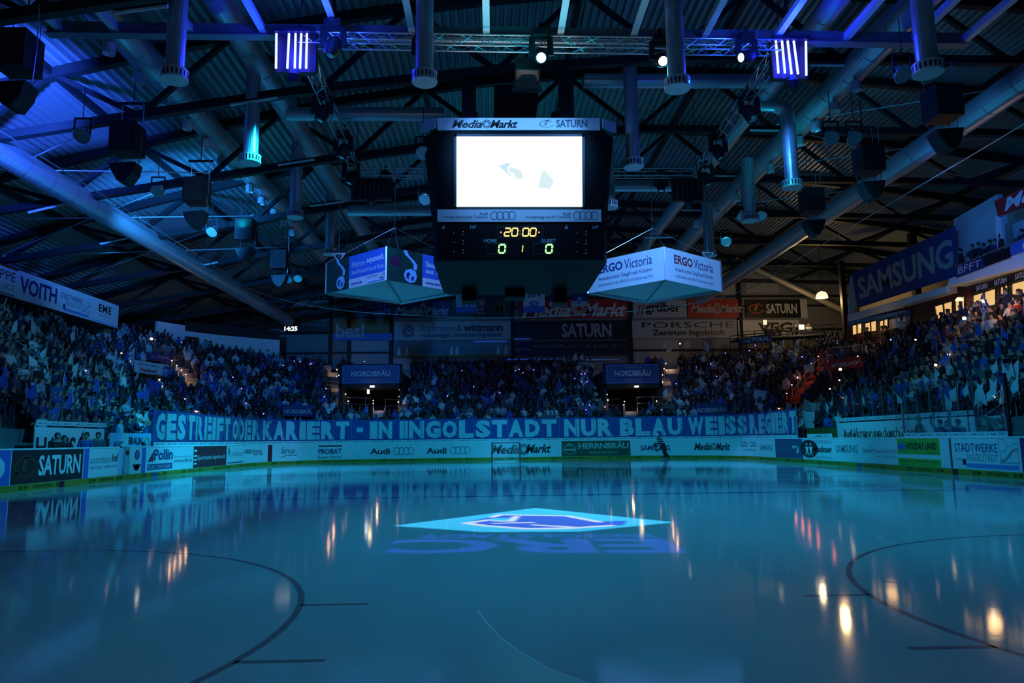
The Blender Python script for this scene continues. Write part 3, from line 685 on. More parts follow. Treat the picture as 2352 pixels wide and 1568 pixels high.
for x in (-2.5, 2.8): q.bar((x, -1.9, 12.1), (x, 2.3, 12.1), .2, .2)
q.bar((.1, -1.5, 13.9), (.1, 2, 13.9), 1.6, .5)
put(q, 'hoist_frame', STEEL, cube)

# ================================================================ two square hanging sign boxes
def signbox(name, label, pts, z0, z1, faces):
    root = thing(name, label, 'sign', (pts[1].x, (pts[0].y + pts[3].y) / 2, z0))
    for k, (a, b) in enumerate(((0, 1), (1, 2), (2, 3), (3, 0))):
        A, B = pts[a].copy(), pts[b].copy(); A.z = B.z = z0
        s = plane(A, B - A, (0, 0, z1 - z0))
        fc = faces.get(k)
        board('sign_face', '', '', s, fc[0] if fc else OFFW, *(fc[1:3] if fc else ()), th=.03, parent=root, patches=fc[3] if fc else ())
    for k in range(4):
        q = MB(); q.bar(pts[k] + Vector((0, 0, z0)) - Vector((0, 0, pts[k].z)), (pts[k].x, pts[k].y, z1), .06, .06); put(q, 'corner_post', ALU, root)
    c = sum(pts, Vector()) / 4; ins = [c.lerp(p, .965) for p in pts]
    q = MB(); q.prism([Vector((p.x, p.y, z0 + .06)) for p in ins], (0, 0, 0), (0, 0, .02)); put(q, 'underside_cover', mat('fabric_white', (.70, .74, .76), .7), root)
    q = MB()
    for a, b in ((2, 3), (3, 0)):
        A, B = Vector((ins[a].x, ins[a].y, z0 - .02)), Vector((ins[b].x, ins[b].y, z0 - .02)); n = 16
        for o in (0, .26): q.tube(A.lerp(c.to_2d().to_3d() + Vector((0, 0, z0 - .02)), o / 3), B.lerp(c.to_2d().to_3d() + Vector((0, 0, z0 - .02)), o / 3), .028, 6)
        cc = Vector((c.x, c.y, z0 - .02))
        for i in range(n):
            p0 = A.lerp(B, i / n).lerp(cc, (i % 2) * .087); p1 = A.lerp(B, (i + 1) / n).lerp(cc, ((i + 1) % 2) * .087); q.tube(p0, p1, .018, 5)
    put(q, 'edge_truss', ALU, root)
    q = MB()
    for t in (.5,):
        A = pts[1].lerp(pts[3], .06); B = pts[1].lerp(pts[3], .94); q.bar((A.x, A.y, z0 + .03), (B.x, B.y, z0 + .03), .05, .03)
    put(q, 'cover_seam', mat('seam_grey', (.35, .38, .4), .7), root)
    q = MB()
    for a in (0, 2):
        t = pts[a].lerp(c, .18)
        q.tube((t.x, t.y, z1), (t.x, t.y, deck_z(t.x) - .3), .012, 5)
        q.bar((t.x - .28, t.y, z1 + .42), (t.x + .28, t.y, z1 + .42), .06, .06); q.bar((t.x - .26, t.y, z1 + .42), (t.x, t.y, z1 + .05), .05, .05); q.bar((t.x + .26, t.y, z1 + .42), (t.x, t.y, z1 + .05), .05, .05)
    for p in pts: q.tube((p.x, p.y, z1), (c.x, c.y, z1 + 1.6), .01, 5)
    q.tube((c.x, c.y, z1 + 1.6), (c.x, c.y, deck_z(c.x) - .3), .015, 5)
    put(q, 'suspension', ALU, root)
    return root
FOREST = mat('print_forest', (.008, .05, .035), .5, noise=.8, scale=2.5); CREAM = mat('print_cream', (.80, .84, .80), .5)
def turbine(x0, w):
    def fn(q, s):
        X = lambda t: x0 + w * t
        pts = [(.50, 1.0), (.56, .86), (.70, .74), (.80, .60), (.78, .46)]
        for (a, b), (c, d) in zip(pts, pts[1:]):
            wd = .05; poly(q, s, [(X(a - wd), b), (X(c - wd), d), (X(c + wd), d), (X(a + wd), b)], .012)
        poly(q, s, [(X(a), b) for a, b in ((.52, .40), (.66, .46), (.80, .42), (.84, .24), (.78, .08), (.64, .03), (.52, .10), (.47, .24))], .014)
    return fn
def blades(x0, w):
    def fn(q, s):
        X = lambda t: x0 + w * t
        poly(q, s, [(X(a), b) for a, b in ((.54, .30), (.62, .36), (.66, .28), (.60, .22), (.62, .12), (.54, .18))], .018); poly(q, s, [(X(a), b) for a, b in ((.68, .22), (.76, .26), (.74, .12), (.68, .10))], .018)
    return fn
def swlogo(x0, x1, y0, y1):
    def fn(q, s):
        w = x1 - x0; h = y1 - y0
        ring(q, s, x0 + .25 * w, y0 + .72 * h, .22 * w, .28 * h, .08)
        for a, b in (((.12, .45), (.12, .0)), ((.12, .0), (1, .0)), ((1, 0), (1, .8)), ((1, .8), (.75, .8)), ((.75, .8), (.62, .65)), ((.62, .65), (.5, .8))):
            A = (x0 + a[0] * w, y0 + a[1] * h); B = (x0 + b[0] * w, y0 + b[1] * h); t = .012 * w + .004
            dx, dy = B[0] - A[0], B[1] - A[1]
            if abs(dx) > abs(dy): poly(q, s, [(A[0], A[1] - .012), (B[0], B[1] - .012), (B[0], B[1] + .012), (A[0], A[1] + .012)])
            else: poly(q, s, [(A[0] - t / 3, A[1]), (A[0] + t / 3, A[1]), (B[0] + t / 3, B[1]), (B[0] - t / 3, B[1])])
        poly(q, s, [(x0 + a * w, y0 + b * h) for a, b in ((.12, .03), (.35, .06), (.55, .22), (.75, .45), (1.0, .53), (1.0, .63), (.72, .55), (.5, .32), (.33, .16), (.12, .11))])
    return fn
GB = mat('print_royal', (.05, .16, .62), .5)
pl = [Vector((-8.27, 5.8, 0)), Vector((-5.18, 3.06, 0)), Vector((-2.2, 5.71, 0)), Vector((-5.19, 8.3, 0))]
signbox('sign_box', 'square hanging sign box with green river picture and blue water power slogan', pl, 8.0, 9.42, {
    0: (OFFW, [('INstrom', .45, .66, .62, .80, OFFW, 'r'), ('aquavolt.', .69, .97, .60, .84, OFFW, 'b'), ('Reine Wasserkraft aus der Donau.', .45, .97, .40, .54, CREAM, 'r'), ('www.sw-i.de', .44, .62, .08, .17, NAVY, 'b'), ('STADTWERKE', .70, .88, .16, .25, NAVY, 'r')],
        [(LBLUE, turbine(0, .40)), (NAVY, blades(0, .40)), (NAVY, swlogo(.89, .98, .10, .27))], [(0, .40, 0, 1, FOREST), (.40, 1, .28, 1, GB), (.72, .97, .03, .06, BLUEP)]),
    1: (OFFW, [('Sauber', .50, .76, .62, .80, OFFW, 'b'), ('aus 100', .50, .76, .42, .58, OFFW, 'b'), ('www.sw-i.de', .50, .76, .08, .18, NAVY, 'b')],
        [(LBLUE, turbine(0, .46)), (NAVY, blades(0, .46)), (mat('print_plum', (.10, .01, .05), .5), lambda q, s: disc(q, s, .11, .60, .055, .17, .012))], [(0, .46, 0, 1, FOREST), (.46, 1, .27, 1, GB)])})
pr_ = [Vector((3.54, 6.08, 0)), Vector((6.43, 3.29, 0)), Vector((9.64, 5.88, 0)), Vector((6.75, 8.6, 0))]
ergo = [('ERGO', .16, .48, .56, .84, NAVY, 'b'), ('Victoria', .50, .85, .55, .86, NAVY, 'r'), ('Assekuranz Siegfried Kübler', .15, .85, .30, .46, NAVY, 'r'), ('Subdirektion der ERGO Versicherung AG', .15, .85, .12, .24, NAVY, 'r')]
ergo2 = [('ERGO', .16, .48, .56, .84, DRED, 'b'), ('Victoria', .50, .85, .55, .86, NAVY, 'r'), ('Assekuranz Siegfried Kübler', .17, .85, .30, .46, NAVY, 'r'), ('Subdirektion der ERGO Versicherung AG', .17, .85, .12, .24, NAVY, 'r')]
signbox('sign_box', 'square hanging sign box, white with dark insurance lettering, right of the cube', pr_, 8.0, 9.42, {0: (OFFW, ergo, (), ()), 1: (OFFW, ergo2, (), ())})

# ================================================================ lighting rig and its lamps
RZ = 13.3
rc = [P(690, 92, z=RZ), P(1790, 110, z=RZ), P(1600, 398, z=RZ), P(820, 398, z=RZ)]
rig = thing('lighting_rig', 'silver lattice truss rectangle hung round the video cube', 'truss', sum(rc, Vector()) / 4)
def lattice(A, B, parent, w=.34, n=None):
    d = (B - A); L = d.length; n = n or int(L / .42); z = Vector((0, 0, 1)); x = d.normalized().cross(z)
    cs = [x * (sx * w / 2) + z * (sz * w / 2) for sx, sz in ((-1, -1), (1, -1), (1, 1), (-1, 1))]
    q = MB()
    for c in cs: q.tube(A + c, B + c, .026, 6)
    o = put(q, 'truss_side', ALU, parent)
    q = MB()
    for i in range(n):
        a, b = A + d * (i / n), A + d * ((i + 1) / n)
        for k in range(4):
            c0, c1 = cs[k], cs[(k + 1) % 4]
            q.tube(a + (c0 if i % 2 else c1), b + (c1 if i % 2 else c0), .013, 4)
    put(q, 'lattice', ALU, o)
for a, b in ((0, 1), (1, 2), (2, 3), (3, 0)): lattice(rc[a], rc[b], rig)
for p in rc: q = MB(); q.tube(p, (p.x, p.y, deck_z(p.x) - .3), .015, 5); put(q, 'suspension', STEEL, rig)
# ladder-like steel frame above the near truss
LZ = 13.75
A, B = P(112, 66, z=LZ), P(2212, 92, z=LZ)
lad = thing('ladder_frame', 'long ladder-like steel frame crossing the roof above the near truss', 'frame', (A + B) / 2)
q = MB(); q.bar(A, B, .14, .42, up=(0, 0, 1)); q.bar(A - Vector((0, .05, .22)), B - Vector((0, .05, .22)), .32, .04)
put(q, 'main_beam', mat('beam_grey', (.22, .23, .25), .45, .3), lad)
BEAMW = mat('beam_painted', (.66, .70, .72), .4, .2)
for u, v in ((142, 66), (270, 67), (440, 67), (606, 67), (776, 68), (947, 68), (1117, 69), (1287, 70), (1455, 72), (1618, 76), (1782, 81), (1940, 86), (2095, 89), (2210, 92)):
    p = P(u, v, z=LZ); q = MB(); q.bar(p, p + Vector((0, -9.5, .0)), .07, .26); q.bar(p - Vector((0, 0, .13)), p + Vector((0, -9.5, -.13)), .20, .03); put(q, 'cross_beam', BEAMW, lad)
q = MB()
for t in (.06, .3, .55, .8, .96):
    p = A.lerp(B, t); q.bar(p, (p.x, p.y, deck_z(p.x) - .2), .08, .08)
q.bar(A + Vector((0, -9.5, 0)), B + Vector((0, -9.5, 0)), .14, .4)
put(q, 'hanger', STEEL, lad)

LIT = {}
def head(u, v, z, label, aim=(0, 0, -1), s=1.0, em=None, yoke_up=True):
    """moving head lamp hanging from the truss"""
    p = P(u, v, z=z); root = thing('moving_head', label, 'lamp', p, 'moving heads on the rig')
    q = MB(); q.box(p + Vector((0, 0, .62 * s)), (.42 * s, .34 * s, .18 * s)); put(q, 'base', RUBBER, root)
    q = MB()
    for sx in (-1, 1): q.bar(p + Vector((sx * .24 * s, 0, .55 * s)), p + Vector((sx * .26 * s, 0, 0)), .06 * s, .16 * s)
    q.bar(p + Vector((-.26 * s, 0, .53 * s)), p + Vector((.26 * s, 0, .53 * s)), .07 * s, .16 * s); put(q, 'yoke', RUBBER, root)
    R = Vector(aim).to_track_quat('Z', 'Y').to_matrix()
    q = MB(); q.lathe([(.02, -.28 * s), (.12 * s, -.27 * s), (.19 * s, -.16 * s), (.20 * s, .02 * s), (.17 * s, .20 * s), (.15 * s, .27 * s), (.13 * s, .27 * s), (.125 * s, .24 * s)], p, 18, R); put(q, 'lamp_head', RUBBER, root)
    q = MB(); q.lathe([(.001, .265 * s), (.06 * s, .262 * s), (.125 * s, .245 * s)], p, 18, R)
    put(q, 'lens', em or LENS, root)
    q = MB(); q.bar(p + Vector((0, 0, .71 * s)), p + Vector((0, 0, .95 * s)), .09 * s, .09 * s); put(q, 'clamp', STEEL, root)
    return p
EW = mat('beam_warm', (0, 0, 0), .3, emit=14, ecol=(1, .92, .78)); EV = mat('beam_violet', (0, 0, 0), .3, emit=10, ecol=(.72, .72, 1)); EC = mat('beam_cyan', (0, 0, 0), .3, emit=7, ecol=(.45, .8, 1))
vw = lambda u, v: (CAM - P(u, v, z=12.4)).normalized()
head(971, 128, 12.75, 'lit moving head on the near truss above the left edge of the cube, warm beam', vw(971, 128), 1, EW)
head(1243, 128, 12.75, 'lit moving head at the middle of the near truss, violet beam', vw(1243, 128) * .8 + Vector((0, 0, -.2)), 1.1, EV)
head(1518, 138, 12.7, 'lit moving head on the near truss right of the cube, warm beam', vw(1518, 138) * .8 + Vector((.2, 0, -.1)), 1.05, EW)
head(1716, 130, 12.7, 'lit moving head beside the right blue bar panel, cool beam', vw(1716, 130) + Vector((-.9, .3, 0)), 1, EC)
for i, (u, v) in enumerate(((740, 262), (788, 348), (806, 408), (765, 110))): head(u, v, 12.7, 'unlit moving head on the left side of the rig, %s from the front' % ORD[(1, 2, 3, 0)[i]], (-.3, -.2, -1), 1.15)
for i, (u, v) in enumerate(((1722, 262), (1650, 350), (1622, 412))): head(u, v, 12.7, 'unlit moving head on the right side of the rig, %s from the front' % ORD[i], (.3, -.2, -1), 1.15)
for i, (u, v) in enumerate(((885, 428), (1518, 428))): head(u, v, 12.8, 'unlit moving head on the rear truss, %s of the cube' % ('left', 'right')[i], (0, -.3, -1), 1.0)
BARE = mat('led_bar_lit', (0, 0, 0), .3, emit=4.5, ecol=(.20, .22, 1.0)); BARO = mat('led_bar_off', (.05, .055, .06), .25)
def barpanel(label, z, bars, lit, body):
    """panel of upright LED bars: bars given as pixel lines"""
    u0, u1, v0, v1 = body
    root = thing('led_bar_panel', label, 'lamp', P((u0 + u1) / 2, v0, z=z), 'LED bar panels'); y = root.location.y
    a, b = P(u0, v0, y=y), P(u1, v1, y=y)
    q = MB(); q.box(((a.x + b.x) / 2, y + .25, (a.z + b.z) / 2), (b.x - a.x, .22, (a.z - b.z))); q.box(((a.x + b.x) / 2, y + .15, a.z + .02), (b.x - a.x, .5, .12)); put(q, 'housing', RUBBER, root)
    for (p0, p1) in bars:
        q = MB(); q.bar(P(*p0, y=y), P(*p1, y=y), .055, .05, up=(0, 1, 0)); put(q, 'light_bar', BARE if lit else BARO, root)
    q = MB(); q.lathe([(.02, -.3), (.16, -.28), (.2, -.05), (.14, .12), (.04, .12)], ((a.x + b.x) / 2, y + .1, b.z - .1), 14); put(q, 'under_lamp', RUBBER, root)
    if lit: lamp('bar_panel_glow', 'POINT', ((a.x + b.x) / 2, y - .35, (a.z + b.z) / 2), (.005, .02, 1.0), 300, size=.3)
barpanel('glowing panel of upright blue light bars at the front left rig corner', 13.4, [((635, 77), (634, 157)), ((664, 77), (660, 157)), ((679, 77), (677, 157)), ((692, 77), (689, 157)), ((705, 77), (703, 157))], True, (630, 722, 72, 160))
barpanel('glowing panel of upright blue light bars at the front right rig corner', 13.5, [((1782, 94), (1788, 168)), ((1796, 94), (1803, 168)), ((1809, 94), (1818, 170)), ((1823, 94), (1833, 170)), ((1851, 95), (1852, 173))], True, (1774, 1862, 90, 175))
barpanel('dark unlit panel of light bars at the rear left rig corner', 12.95, [((u, 418), (u - 2, 452)) for u in (812, 829, 840, 850, 859, 870)], False, (806, 898, 414, 456))
barpanel('dark unlit panel of light bars at the rear right rig corner', 12.95, [((u, 420), (u + 1, 456)) for u in (1556, 1567, 1578, 1590, 1602)], False, (1546, 1618, 416, 458))
q = MB(); a = P(1618, 428, y=rc[2].y); b = P(1622, 450, y=rc[2].y); q.bar(a, b, .08, .05)
# speakers
def speaker(u, v0, v1, z, label, tilt=1):
    p = P(u, v1, z=z); root = thing('hanging_speaker', label, 'speaker', p, 'hanging loudspeakers')
    q = MB(); q.box(p + Vector((0, 0, .5)), (.82, .8, 1.0)); put(q, 'cabinet', RUBBER, root)
    q = MB(); q.box(p + Vector((0, -.405, .5)), (.74, .02, .92)); put(q, 'grille', mat('grille', (.02, .02, .022), .8), root)
    q = MB()
    for sx in (-.36, .36): q.tube(p + Vector((sx, .25, 1.0)), p + Vector((sx, .25, 1.9)), .012, 5); q.tube(p + Vector((sx, .3, 0)), p + Vector((sx * .8, .1, -.45)), .012, 5)
    q.path([p + Vector((.44, 0, 1.9)), p + Vector((.46, 0, .6)), p + Vector((.42, 0, -.2)), p + Vector((.3, .1, -.6))], .014, 5)
    put(q, 'chain', ALU, root)
    q = MB(); e = [(-.42, -.42), (.42, -.36), (.34, -.72), (.12, -1.05), (-.12, -1.0), (-.3, -.72)]
    q.prism([p + Vector((x, -.28, z_)) for x, z_ in e], (0, 0, 0), (0, .55, 0)); put(q, 'horn_unit', RUBBER, root)
    q = MB(); q.bar(p + Vector((-.5, .25, 1.9)), p + Vector((.5, .25, 1.9)), .08, .08); q.tube(p + Vector((0, .25, 1.9)), p + Vector((0, .25, 3.0)), .02, 5); put(q, 'hanging_bar', STEEL, root)
for i, (u, v0, v1) in enumerate(((38, 80, 165), (291, 285, 354), (451, 420, 468), (565, 515, 553), (643, 590, 618))): speaker(u, v0, v1, 11.0, 'black hanging loudspeaker, left row, %s from the camera' % ORD[i])
for i, (u, v0, v1) in enumerate(((2167, 215, 275), (1997, 353, 398), (1866, 452, 488))): speaker(u, v0, v1, 11.0, 'black hanging loudspeaker, right row, %s from the camera' % ORD[i])
# round floodlights
def flood(u, v, z, r, label):
    p = P(u, v, z=z); root = thing('floodlight', label, 'lamp', p, 'unlit round floodlights')
    R = Vector((RND.uniform(-.3, .3), -.85, -1)).to_track_quat('Z', 'Y').to_matrix()
    q = MB(); q.lathe([(.03, -.42), (.08, -.40), (.10, -.26), (r * .62, -.22), (r * .9, -.10), (r, 0), (r * 1.05, .02), (r, .035)], p, 18, R); put(q, 'reflector', ALU, root, smooth=False)
    q = MB(); q.lathe([(.001, .01), (r * .97, 0.015)], p, 18, R); put(q, 'cover_glass', LENS, root)
    q = MB(); q.bar(p + Vector((-r, 0, .02)), p + Vector((-r, 0, .6)), .03, .05); q.bar(p + Vector((r, 0, .02)), p + Vector((r, 0, .6)), .03, .05); q.bar(p + Vector((-r, 0, .6)), p + Vector((r, 0, .6)), .05, .05); q.tube(p + Vector((0, 0, .6)), p + Vector((0, 0, 1.7)), .015, 5); put(q, 'bracket', STEEL, root)
for lab, l in (('left of the blue-lit speaker', [(188, 312)]), ('beside the third left speaker', [(362, 440)]), ('in the right roof, left one of the pair', [(1910, 318)]), ('in the right roof, right one of the pair', [(1963, 318)]), ('left of the front right air outlet', [(2075, 170)]),
               ('behind the front right air outlet', [(2135, 172)]), ('hanging left of the video cube, upper', [(972, 352)]), ('hanging left of the video cube, lower', [(976, 458)]), ('left of the third right outlet', [(1706, 496)]), ('right of the third right outlet', [(1748, 496)]),
               ('left one of three above the left sign box', [(640, 646)]), ('middle one of three above the left sign box', [(662, 642)]), ('right one of three above the left sign box', [(684, 640)]), ('above the right sign box', [(1668, 555)]), ('deep in the left roof', [(486, 533)])):
    for (u, v) in l: flood(u, v, 11.4, .26, 'round glass-fronted floodlight ' + lab)
# ================================================================ advertising panels on the boards
def ad(u0, u1, label, base, texts=(), marks=(), patches=(), name='advertising_board'):
    """texts given with pixel columns u and heights 0..1"""
    s0, s1 = s_at(u0), s_at(u1); f = ribbon(s0, s1, .225, HB - .015, -.002)
    X = lambda u: (s_at(min(max(u, -60), 2420)) - s0) / (s1 - s0)
    return board(name, label, 'sign', f, base, [(t[0], X(t[1]), X(t[2])) + tuple(t[3:]) for t in texts], [(m_, (lambda fn: lambda q, s: fn(q, s, X))(fn)) for m_, fn in marks], th=.008,
                 patches=[(X(p[0]), X(p[1])) + tuple(p[2:]) for p in patches], group='advertising boards round the ice')
def dsc(u, v, du, h): return lambda q, s, X: disc(q, s, X(u), v, (X(u + du) - X(u - du)) / 2, h)
def rg4(u0, u1, v, h): return lambda q, s, X: rings4(q, s, X(u0), X(u1), v, h)
def sw(u, v, du, h): return lambda q, s, X: swirl(q, s, X(u), v, (X(u + du) - X(u - du)) / 2, h)
ad(-70, 23, 'blue and white advertising board cut off at the left end of the boards', BLUEP, marks=[(OFFW, dsc(-30, .5, 52, .42))])
ad(25, 190, 'black advertising board with tall white capitals and dim orange planet emblem', BLACK, [('SATURN', 88, 184, .20, .84, CREAM, 'b')],
   [(mat('print_dim_orange', (.16, .05, .02), .5), lambda q, s, X: planet(q, s, X(57), .5, .14, .38))])
ad(192, 270, 'white board with blue left edge and thin grey lower case lettering', OFFW, [('autohaus', 206, 255, .48, .76, GREY, 'r'), ('hof', 257, 270, .50, .80, BLACK, 'b'), ('regensburg · pfaffenhofen', 205, 269, .26, .42, GREY, 'r')], patches=[(192, 203, 0, 1, BLUEP)])
ad(299, 334, 'narrow white board with a round emblem over a winged emblem, blue edge', OFFW, marks=[(BLACK, lambda q, s, X: (ring(q, s, X(314), .72, .16, .19, .3), disc(q, s, X(314), .22, .14, .12), poly(q, s, [(X(304), .36), (X(324), .36), (X(319), .16), (X(309), .16)]))), (BLUEP, lambda q, s, X: disc(q, s, X(314), .72, .10, .12))], patches=[(325, 334, 0, 1, BLUEP)])
ad(336, 442, 'white board with navy electronics lettering, red triangle and web address', OFFW, [('Pollin', 353, 396, .46, .92, NAVY, 'b'), ('ELECTRONIC', 341, 394, .12, .27, OFFW, 'r'), ('www.pollin.de', 399, 441, .26, .48, GREY, 'b'), ('Elektronik · Technik · Sonderposten', 399, 441, .52, .60, GREY, 'r')],
   [(DRED, lambda q, s, X: poly(q, s, [(X(339), .42), (X(352), .42), (X(352), .88)]))], [(339, 396, .08, .32, NAVY)])
ad(444, 520, 'dark red savings bank board with white S emblem and lettering', DRED, [('Sparkasse Ingolstadt', 453, 517, .30, .58, OFFW, 'r')],
   [(OFFW, lambda q, s, X: (ring(q, s, X(448.5), .80, .045, .06, .99), poly(q, s, [(X(445), .60), (X(452), .60), (X(452), .52), (X(445), .52)]), poly(q, s, [(X(445), .42), (X(452), .42), (X(452), .34), (X(445), .34)]), poly(q, s, [(X(445), .24), (X(452), .24), (X(452), .16), (X(445), .16)])))])
ad(521, 614, 'white board with pale grey apartment lettering and small red word', OFFW, [('Û', 523, 528, .45, .95, GREY, 'r'), ('UniApart', 529, 560, .32, .72, GREY, 'r'), ('hama.', 581, 604, .42, .85, DRED, 'r')], [(GREY, dsc(569, .65, 10, .13)), (DRED, lambda q, s, X: poly(q, s, [(X(523), .12), (X(559), .12), (X(559), .07), (X(523), .07)]))])
ad(615, 625, 'narrow dark red advertising strip between two white boards', DRED)
ad(626, 700, 'white board with handwritten grey television lettering and underline swoosh', OFFW, [('Servus', 645, 676, .45, .85, BLACK, 'r', .35), ('TV', 676, 682, .45, .6, BLACK, 'r', .3)], [(BLACK, lambda q, s, X: [poly(q, s, [(X(642 + 41 * a), .2 + .14 * math.sin(a * 2.4)), (X(642 + 41 * (a + .125)), .2 + .14 * math.sin((a + .125) * 2.4)), (X(642 + 41 * (a + .125)), .23 + .15 * math.sin((a + .125) * 2.4)), (X(642 + 41 * a), .22 + .15 * math.sin(a * 2.4))]) for a in np.arange(0, 1, .125)])])
ad(702, 814, 'white board with bold navy building lettering under a dark red bar', OFFW, [('PROBAT', 731, 785, .36, .70, NAVY, 'b'), ('Besser Bauen.', 731, 786, .08, .26, GREY, 'b')], patches=[(731, 785, .82, .92, DRED)])
AUD = mat('print_maroon_black', (.06, .02, .03), .5)
ad(816, 966, 'white board with the first pair of car name and four linked rings, left', OFFW, [('Audi', 850, 896, .28, .68, AUD, 'b')], [(NAVY, rg4(904, 951, .48, .26))])
ad(967, 1126, 'white board with the second car name and four linked rings, beside goal', OFFW, [('Audi', 979, 1026, .28, .68, AUD, 'b')], [(NAVY, rg4(1034, 1081, .48, .26))])
ad(1127, 1288, 'white board behind the goal with slanted black lettering and swirl', OFFW, [('Media', 1124 + 3, 1196, .20, .82, BLACK, 'b', .35), ('Markt', 1207, 1266, .24, .82, BLACK, 'b', .35)], [(BLACK, sw(1203, .5, 14, .38))])
ad(1290, 1448, 'dark green brewery board with pale decorative capitals and round crest', DGREEN, [('HERRNBRÄU', 1329, 1444, .48, .94, mat('print_sage', (.45, .55, .50), .5), 'b'), ('Weißbier-Spezialitäten', 1352, 1418, .12, .32, mat('print_sage', (.45, .55, .50), .5), 'r', .3)],
   [(mat('print_sage', (.45, .55, .50), .5), lambda q, s, X: (ring(q, s, X(1309), .42, .092, .30, .09), poly(q, s, [(X(1299), .70), (X(1309), .86), (X(1319), .70), (X(1309), .76)]), poly(q, s, [(X(1297), .38), (X(1321), .38), (X(1321), .48), (X(1297), .48)])))])
ad(1450, 1559, 'white board behind the skater with spaced navy capitals', OFFW, [('SAMSUNG', 1471, 1539, .32, .66, NAVY, 'b')])
ad(1561, 1697, 'white board with slanted black lettering and swirl, right of the skater', OFFW, [('Media', 1594, 1634, .32, .78, BLACK, 'b', .35), ('Markt', 1645, 1677, .32, .78, BLACK, 'b', .35)], [(BLACK, sw(1640, .55, 7, .24))])
ad(1699, 1779, 'white board with two small grey emblems, a web address and capitals', OFFW, [('Pollin', 1702, 1718, .68, .88, GREY, 'b'), ('Pollin', 1724, 1738, .68, .88, GREY, 'b'), ('www.pollin.de', 1705, 1735, .28, .44, GREY, 'b'), ('SAMSUNG', 1745, 1775, .36, .68, GREY, 'b')], patches=[(1701, 1718, .55, .64, GREY), (1723, 1738, .55, .64, GREY)])
ad(1781, 1844, 'dark blue board with small pale lettering, left of the bakery board', mat('print_slate_blue', (.05, .09, .20), .5), [('coutinovi', 1789, 1808, .38, .50, GREY, 'r'), ('EFS', 1820, 1832, .52, .66, CREAM, 'b')], [(CREAM, lambda q, s, X: poly(q, s, [(X(1829), .30), (X(1833), .26), (X(1835), .45), (X(1834), .64), (X(1832), .5)]))])
ad(1846, 1913, 'white bakery board with black oval of two dancing figures', OFFW, [('BACKHAUS', 1871, 1911, .78, .95, GREY, 'r'), ('Hackner', 1871, 1911, .36, .66, BLACK, 'b'), ('www.baeckerei-hackner.de', 1871, 1911, .10, .18, GREY, 'r')],
   [(BLACK, dsc(1858.5, .52, 20, .44)), (CREAM, lambda q, s, X: [(disc(q, s, X(u), .74, .03, .06, .012), poly(q, s, [(X(u - 4), .62), (X(u + 4), .62), (X(u + 2), .42), (X(u + 4), .2), (X(u + 2), .2), (X(u), .38), (X(u - 2), .2), (X(u - 4), .2), (X(u - 2), .42)], .012)) for u in (1854, 1863)])])
ad(1915, 1973, 'white board with condensed grey capitals, right of the bakery board', OFFW, [('SAMSUNG', 1921, 1971, .38, .74, GREY, 'b')])
ad(1975, 2060, 'white board with smile emblem and small grey computer slogan', OFFW, [('DONAT', 1982, 2008, .42, .58, GREY, 'b'), ('Powerplay für Ihre IT', 2010, 2060, .38, .58, GREY, 'r'), ('Fenster · Sicherheit · Service', 2010, 2060, .26, .34, GREY, 'r')],
   [(GREY, lambda q, s, X: ring(q, s, X(1998), .76, .07, .12, .2, a0=math.pi * 1.1, a1=math.pi * 1.9))])
ad(2062, 2160, 'bright green holiday board with dark capitals and white lower band', GREEN, [('HOLIDAY LAND', 2083, 2153, .60, .86, BLACK, 'b'), ('Reisebüro', 2132, 2153, .46, .53, DGREEN, 'r'), ('Telefon · Anschrift · www', 2068, 2155, .14, .22, DGREEN, 'r')], [(BLUEP, dsc(2072, .70, 9, .13))], [(2062, 2160, .27, .42, OFFW)])
ad(2161, 2181, 'plain white panel between the green board and a dark seam', OFFW)
ad(2182, 2187, 'thin dark seam panel left of the public utility board', DGREEN)
ad(2189, 2345, 'white public utility board with outlined emblem and pale blue bar', OFFW, [('STADTWERKE', 2194, 2293, .56, .84, NAVY, 'r'), ('INGOLSTADT', 2220, 2293, .28, .50, GREY, 'r')],
   [(GREY, lambda q, s, X: swlogo(X(2293), X(2340), .26, .98)(q, s))], [(2218, 2338, .05, .19, mat('print_mid_blue', (.10, .28, .62), .5)), (2210, 2218, .14, .33, DRED), (2195, 2212, .31, .33, NAVY)])
ad(2346, 2400, 'dark blue board cut off at the right end of the boards', NAVY)

# ================================================================ protective glass with strips of small lettering
GLASS = glass_mat('shield_glass', (.97, .985, .99), .22)
POSTM = mat('post_alu', (.30, .34, .36), .4, .6)
def pane(s0, s1, label, group, z0=HB + .05, h=1.75, off=.06, strip=True):
    root = thing('protective_glass', label, 'glass', rp((s0 + s1) / 2, off, z0), group)
    q = MB(); f = ribbon(s0 + .012, s1 - .012, z0, z0 + h, off); sheet(q, f, th=.012); put(q, 'pane', GLASS, root)
    if strip:
        q = MB(); f = ribbon(s0 + .015, s1 - .015, z0 - .01, z0 + .165, off - .012); sheet(q, f, th=.006); st = put(q, 'base_strip', OFFW, root)
        q = MB(); lay(q, f, 'Audi', .10, .43, .28, .74, 'b', o=.003); put(q, 'lettering', TXB, st); q = MB(); rings4(q, f, .50, .90, .5, .26, .22, .003); put(q, 'emblem', TXB, st)
    q = MB(); sheet(q, ribbon(s1 - .014, s1 + .014, z0 - .02, z0 + h, off + .01), th=.05); put(q, 'post', POSTM, root)
    return root
sA, sB = s_at(353), s_at(1830); NP = 46
for i in range(NP):
    a = sA + (sB - sA) * i / NP; b = sA + (sB - sA) * (i + 1) / NP
    pane(a, b, 'clear glass pane over the boards before the slogan banner, %s from the left end' % ordinal(i), 'glass panes before the banner')
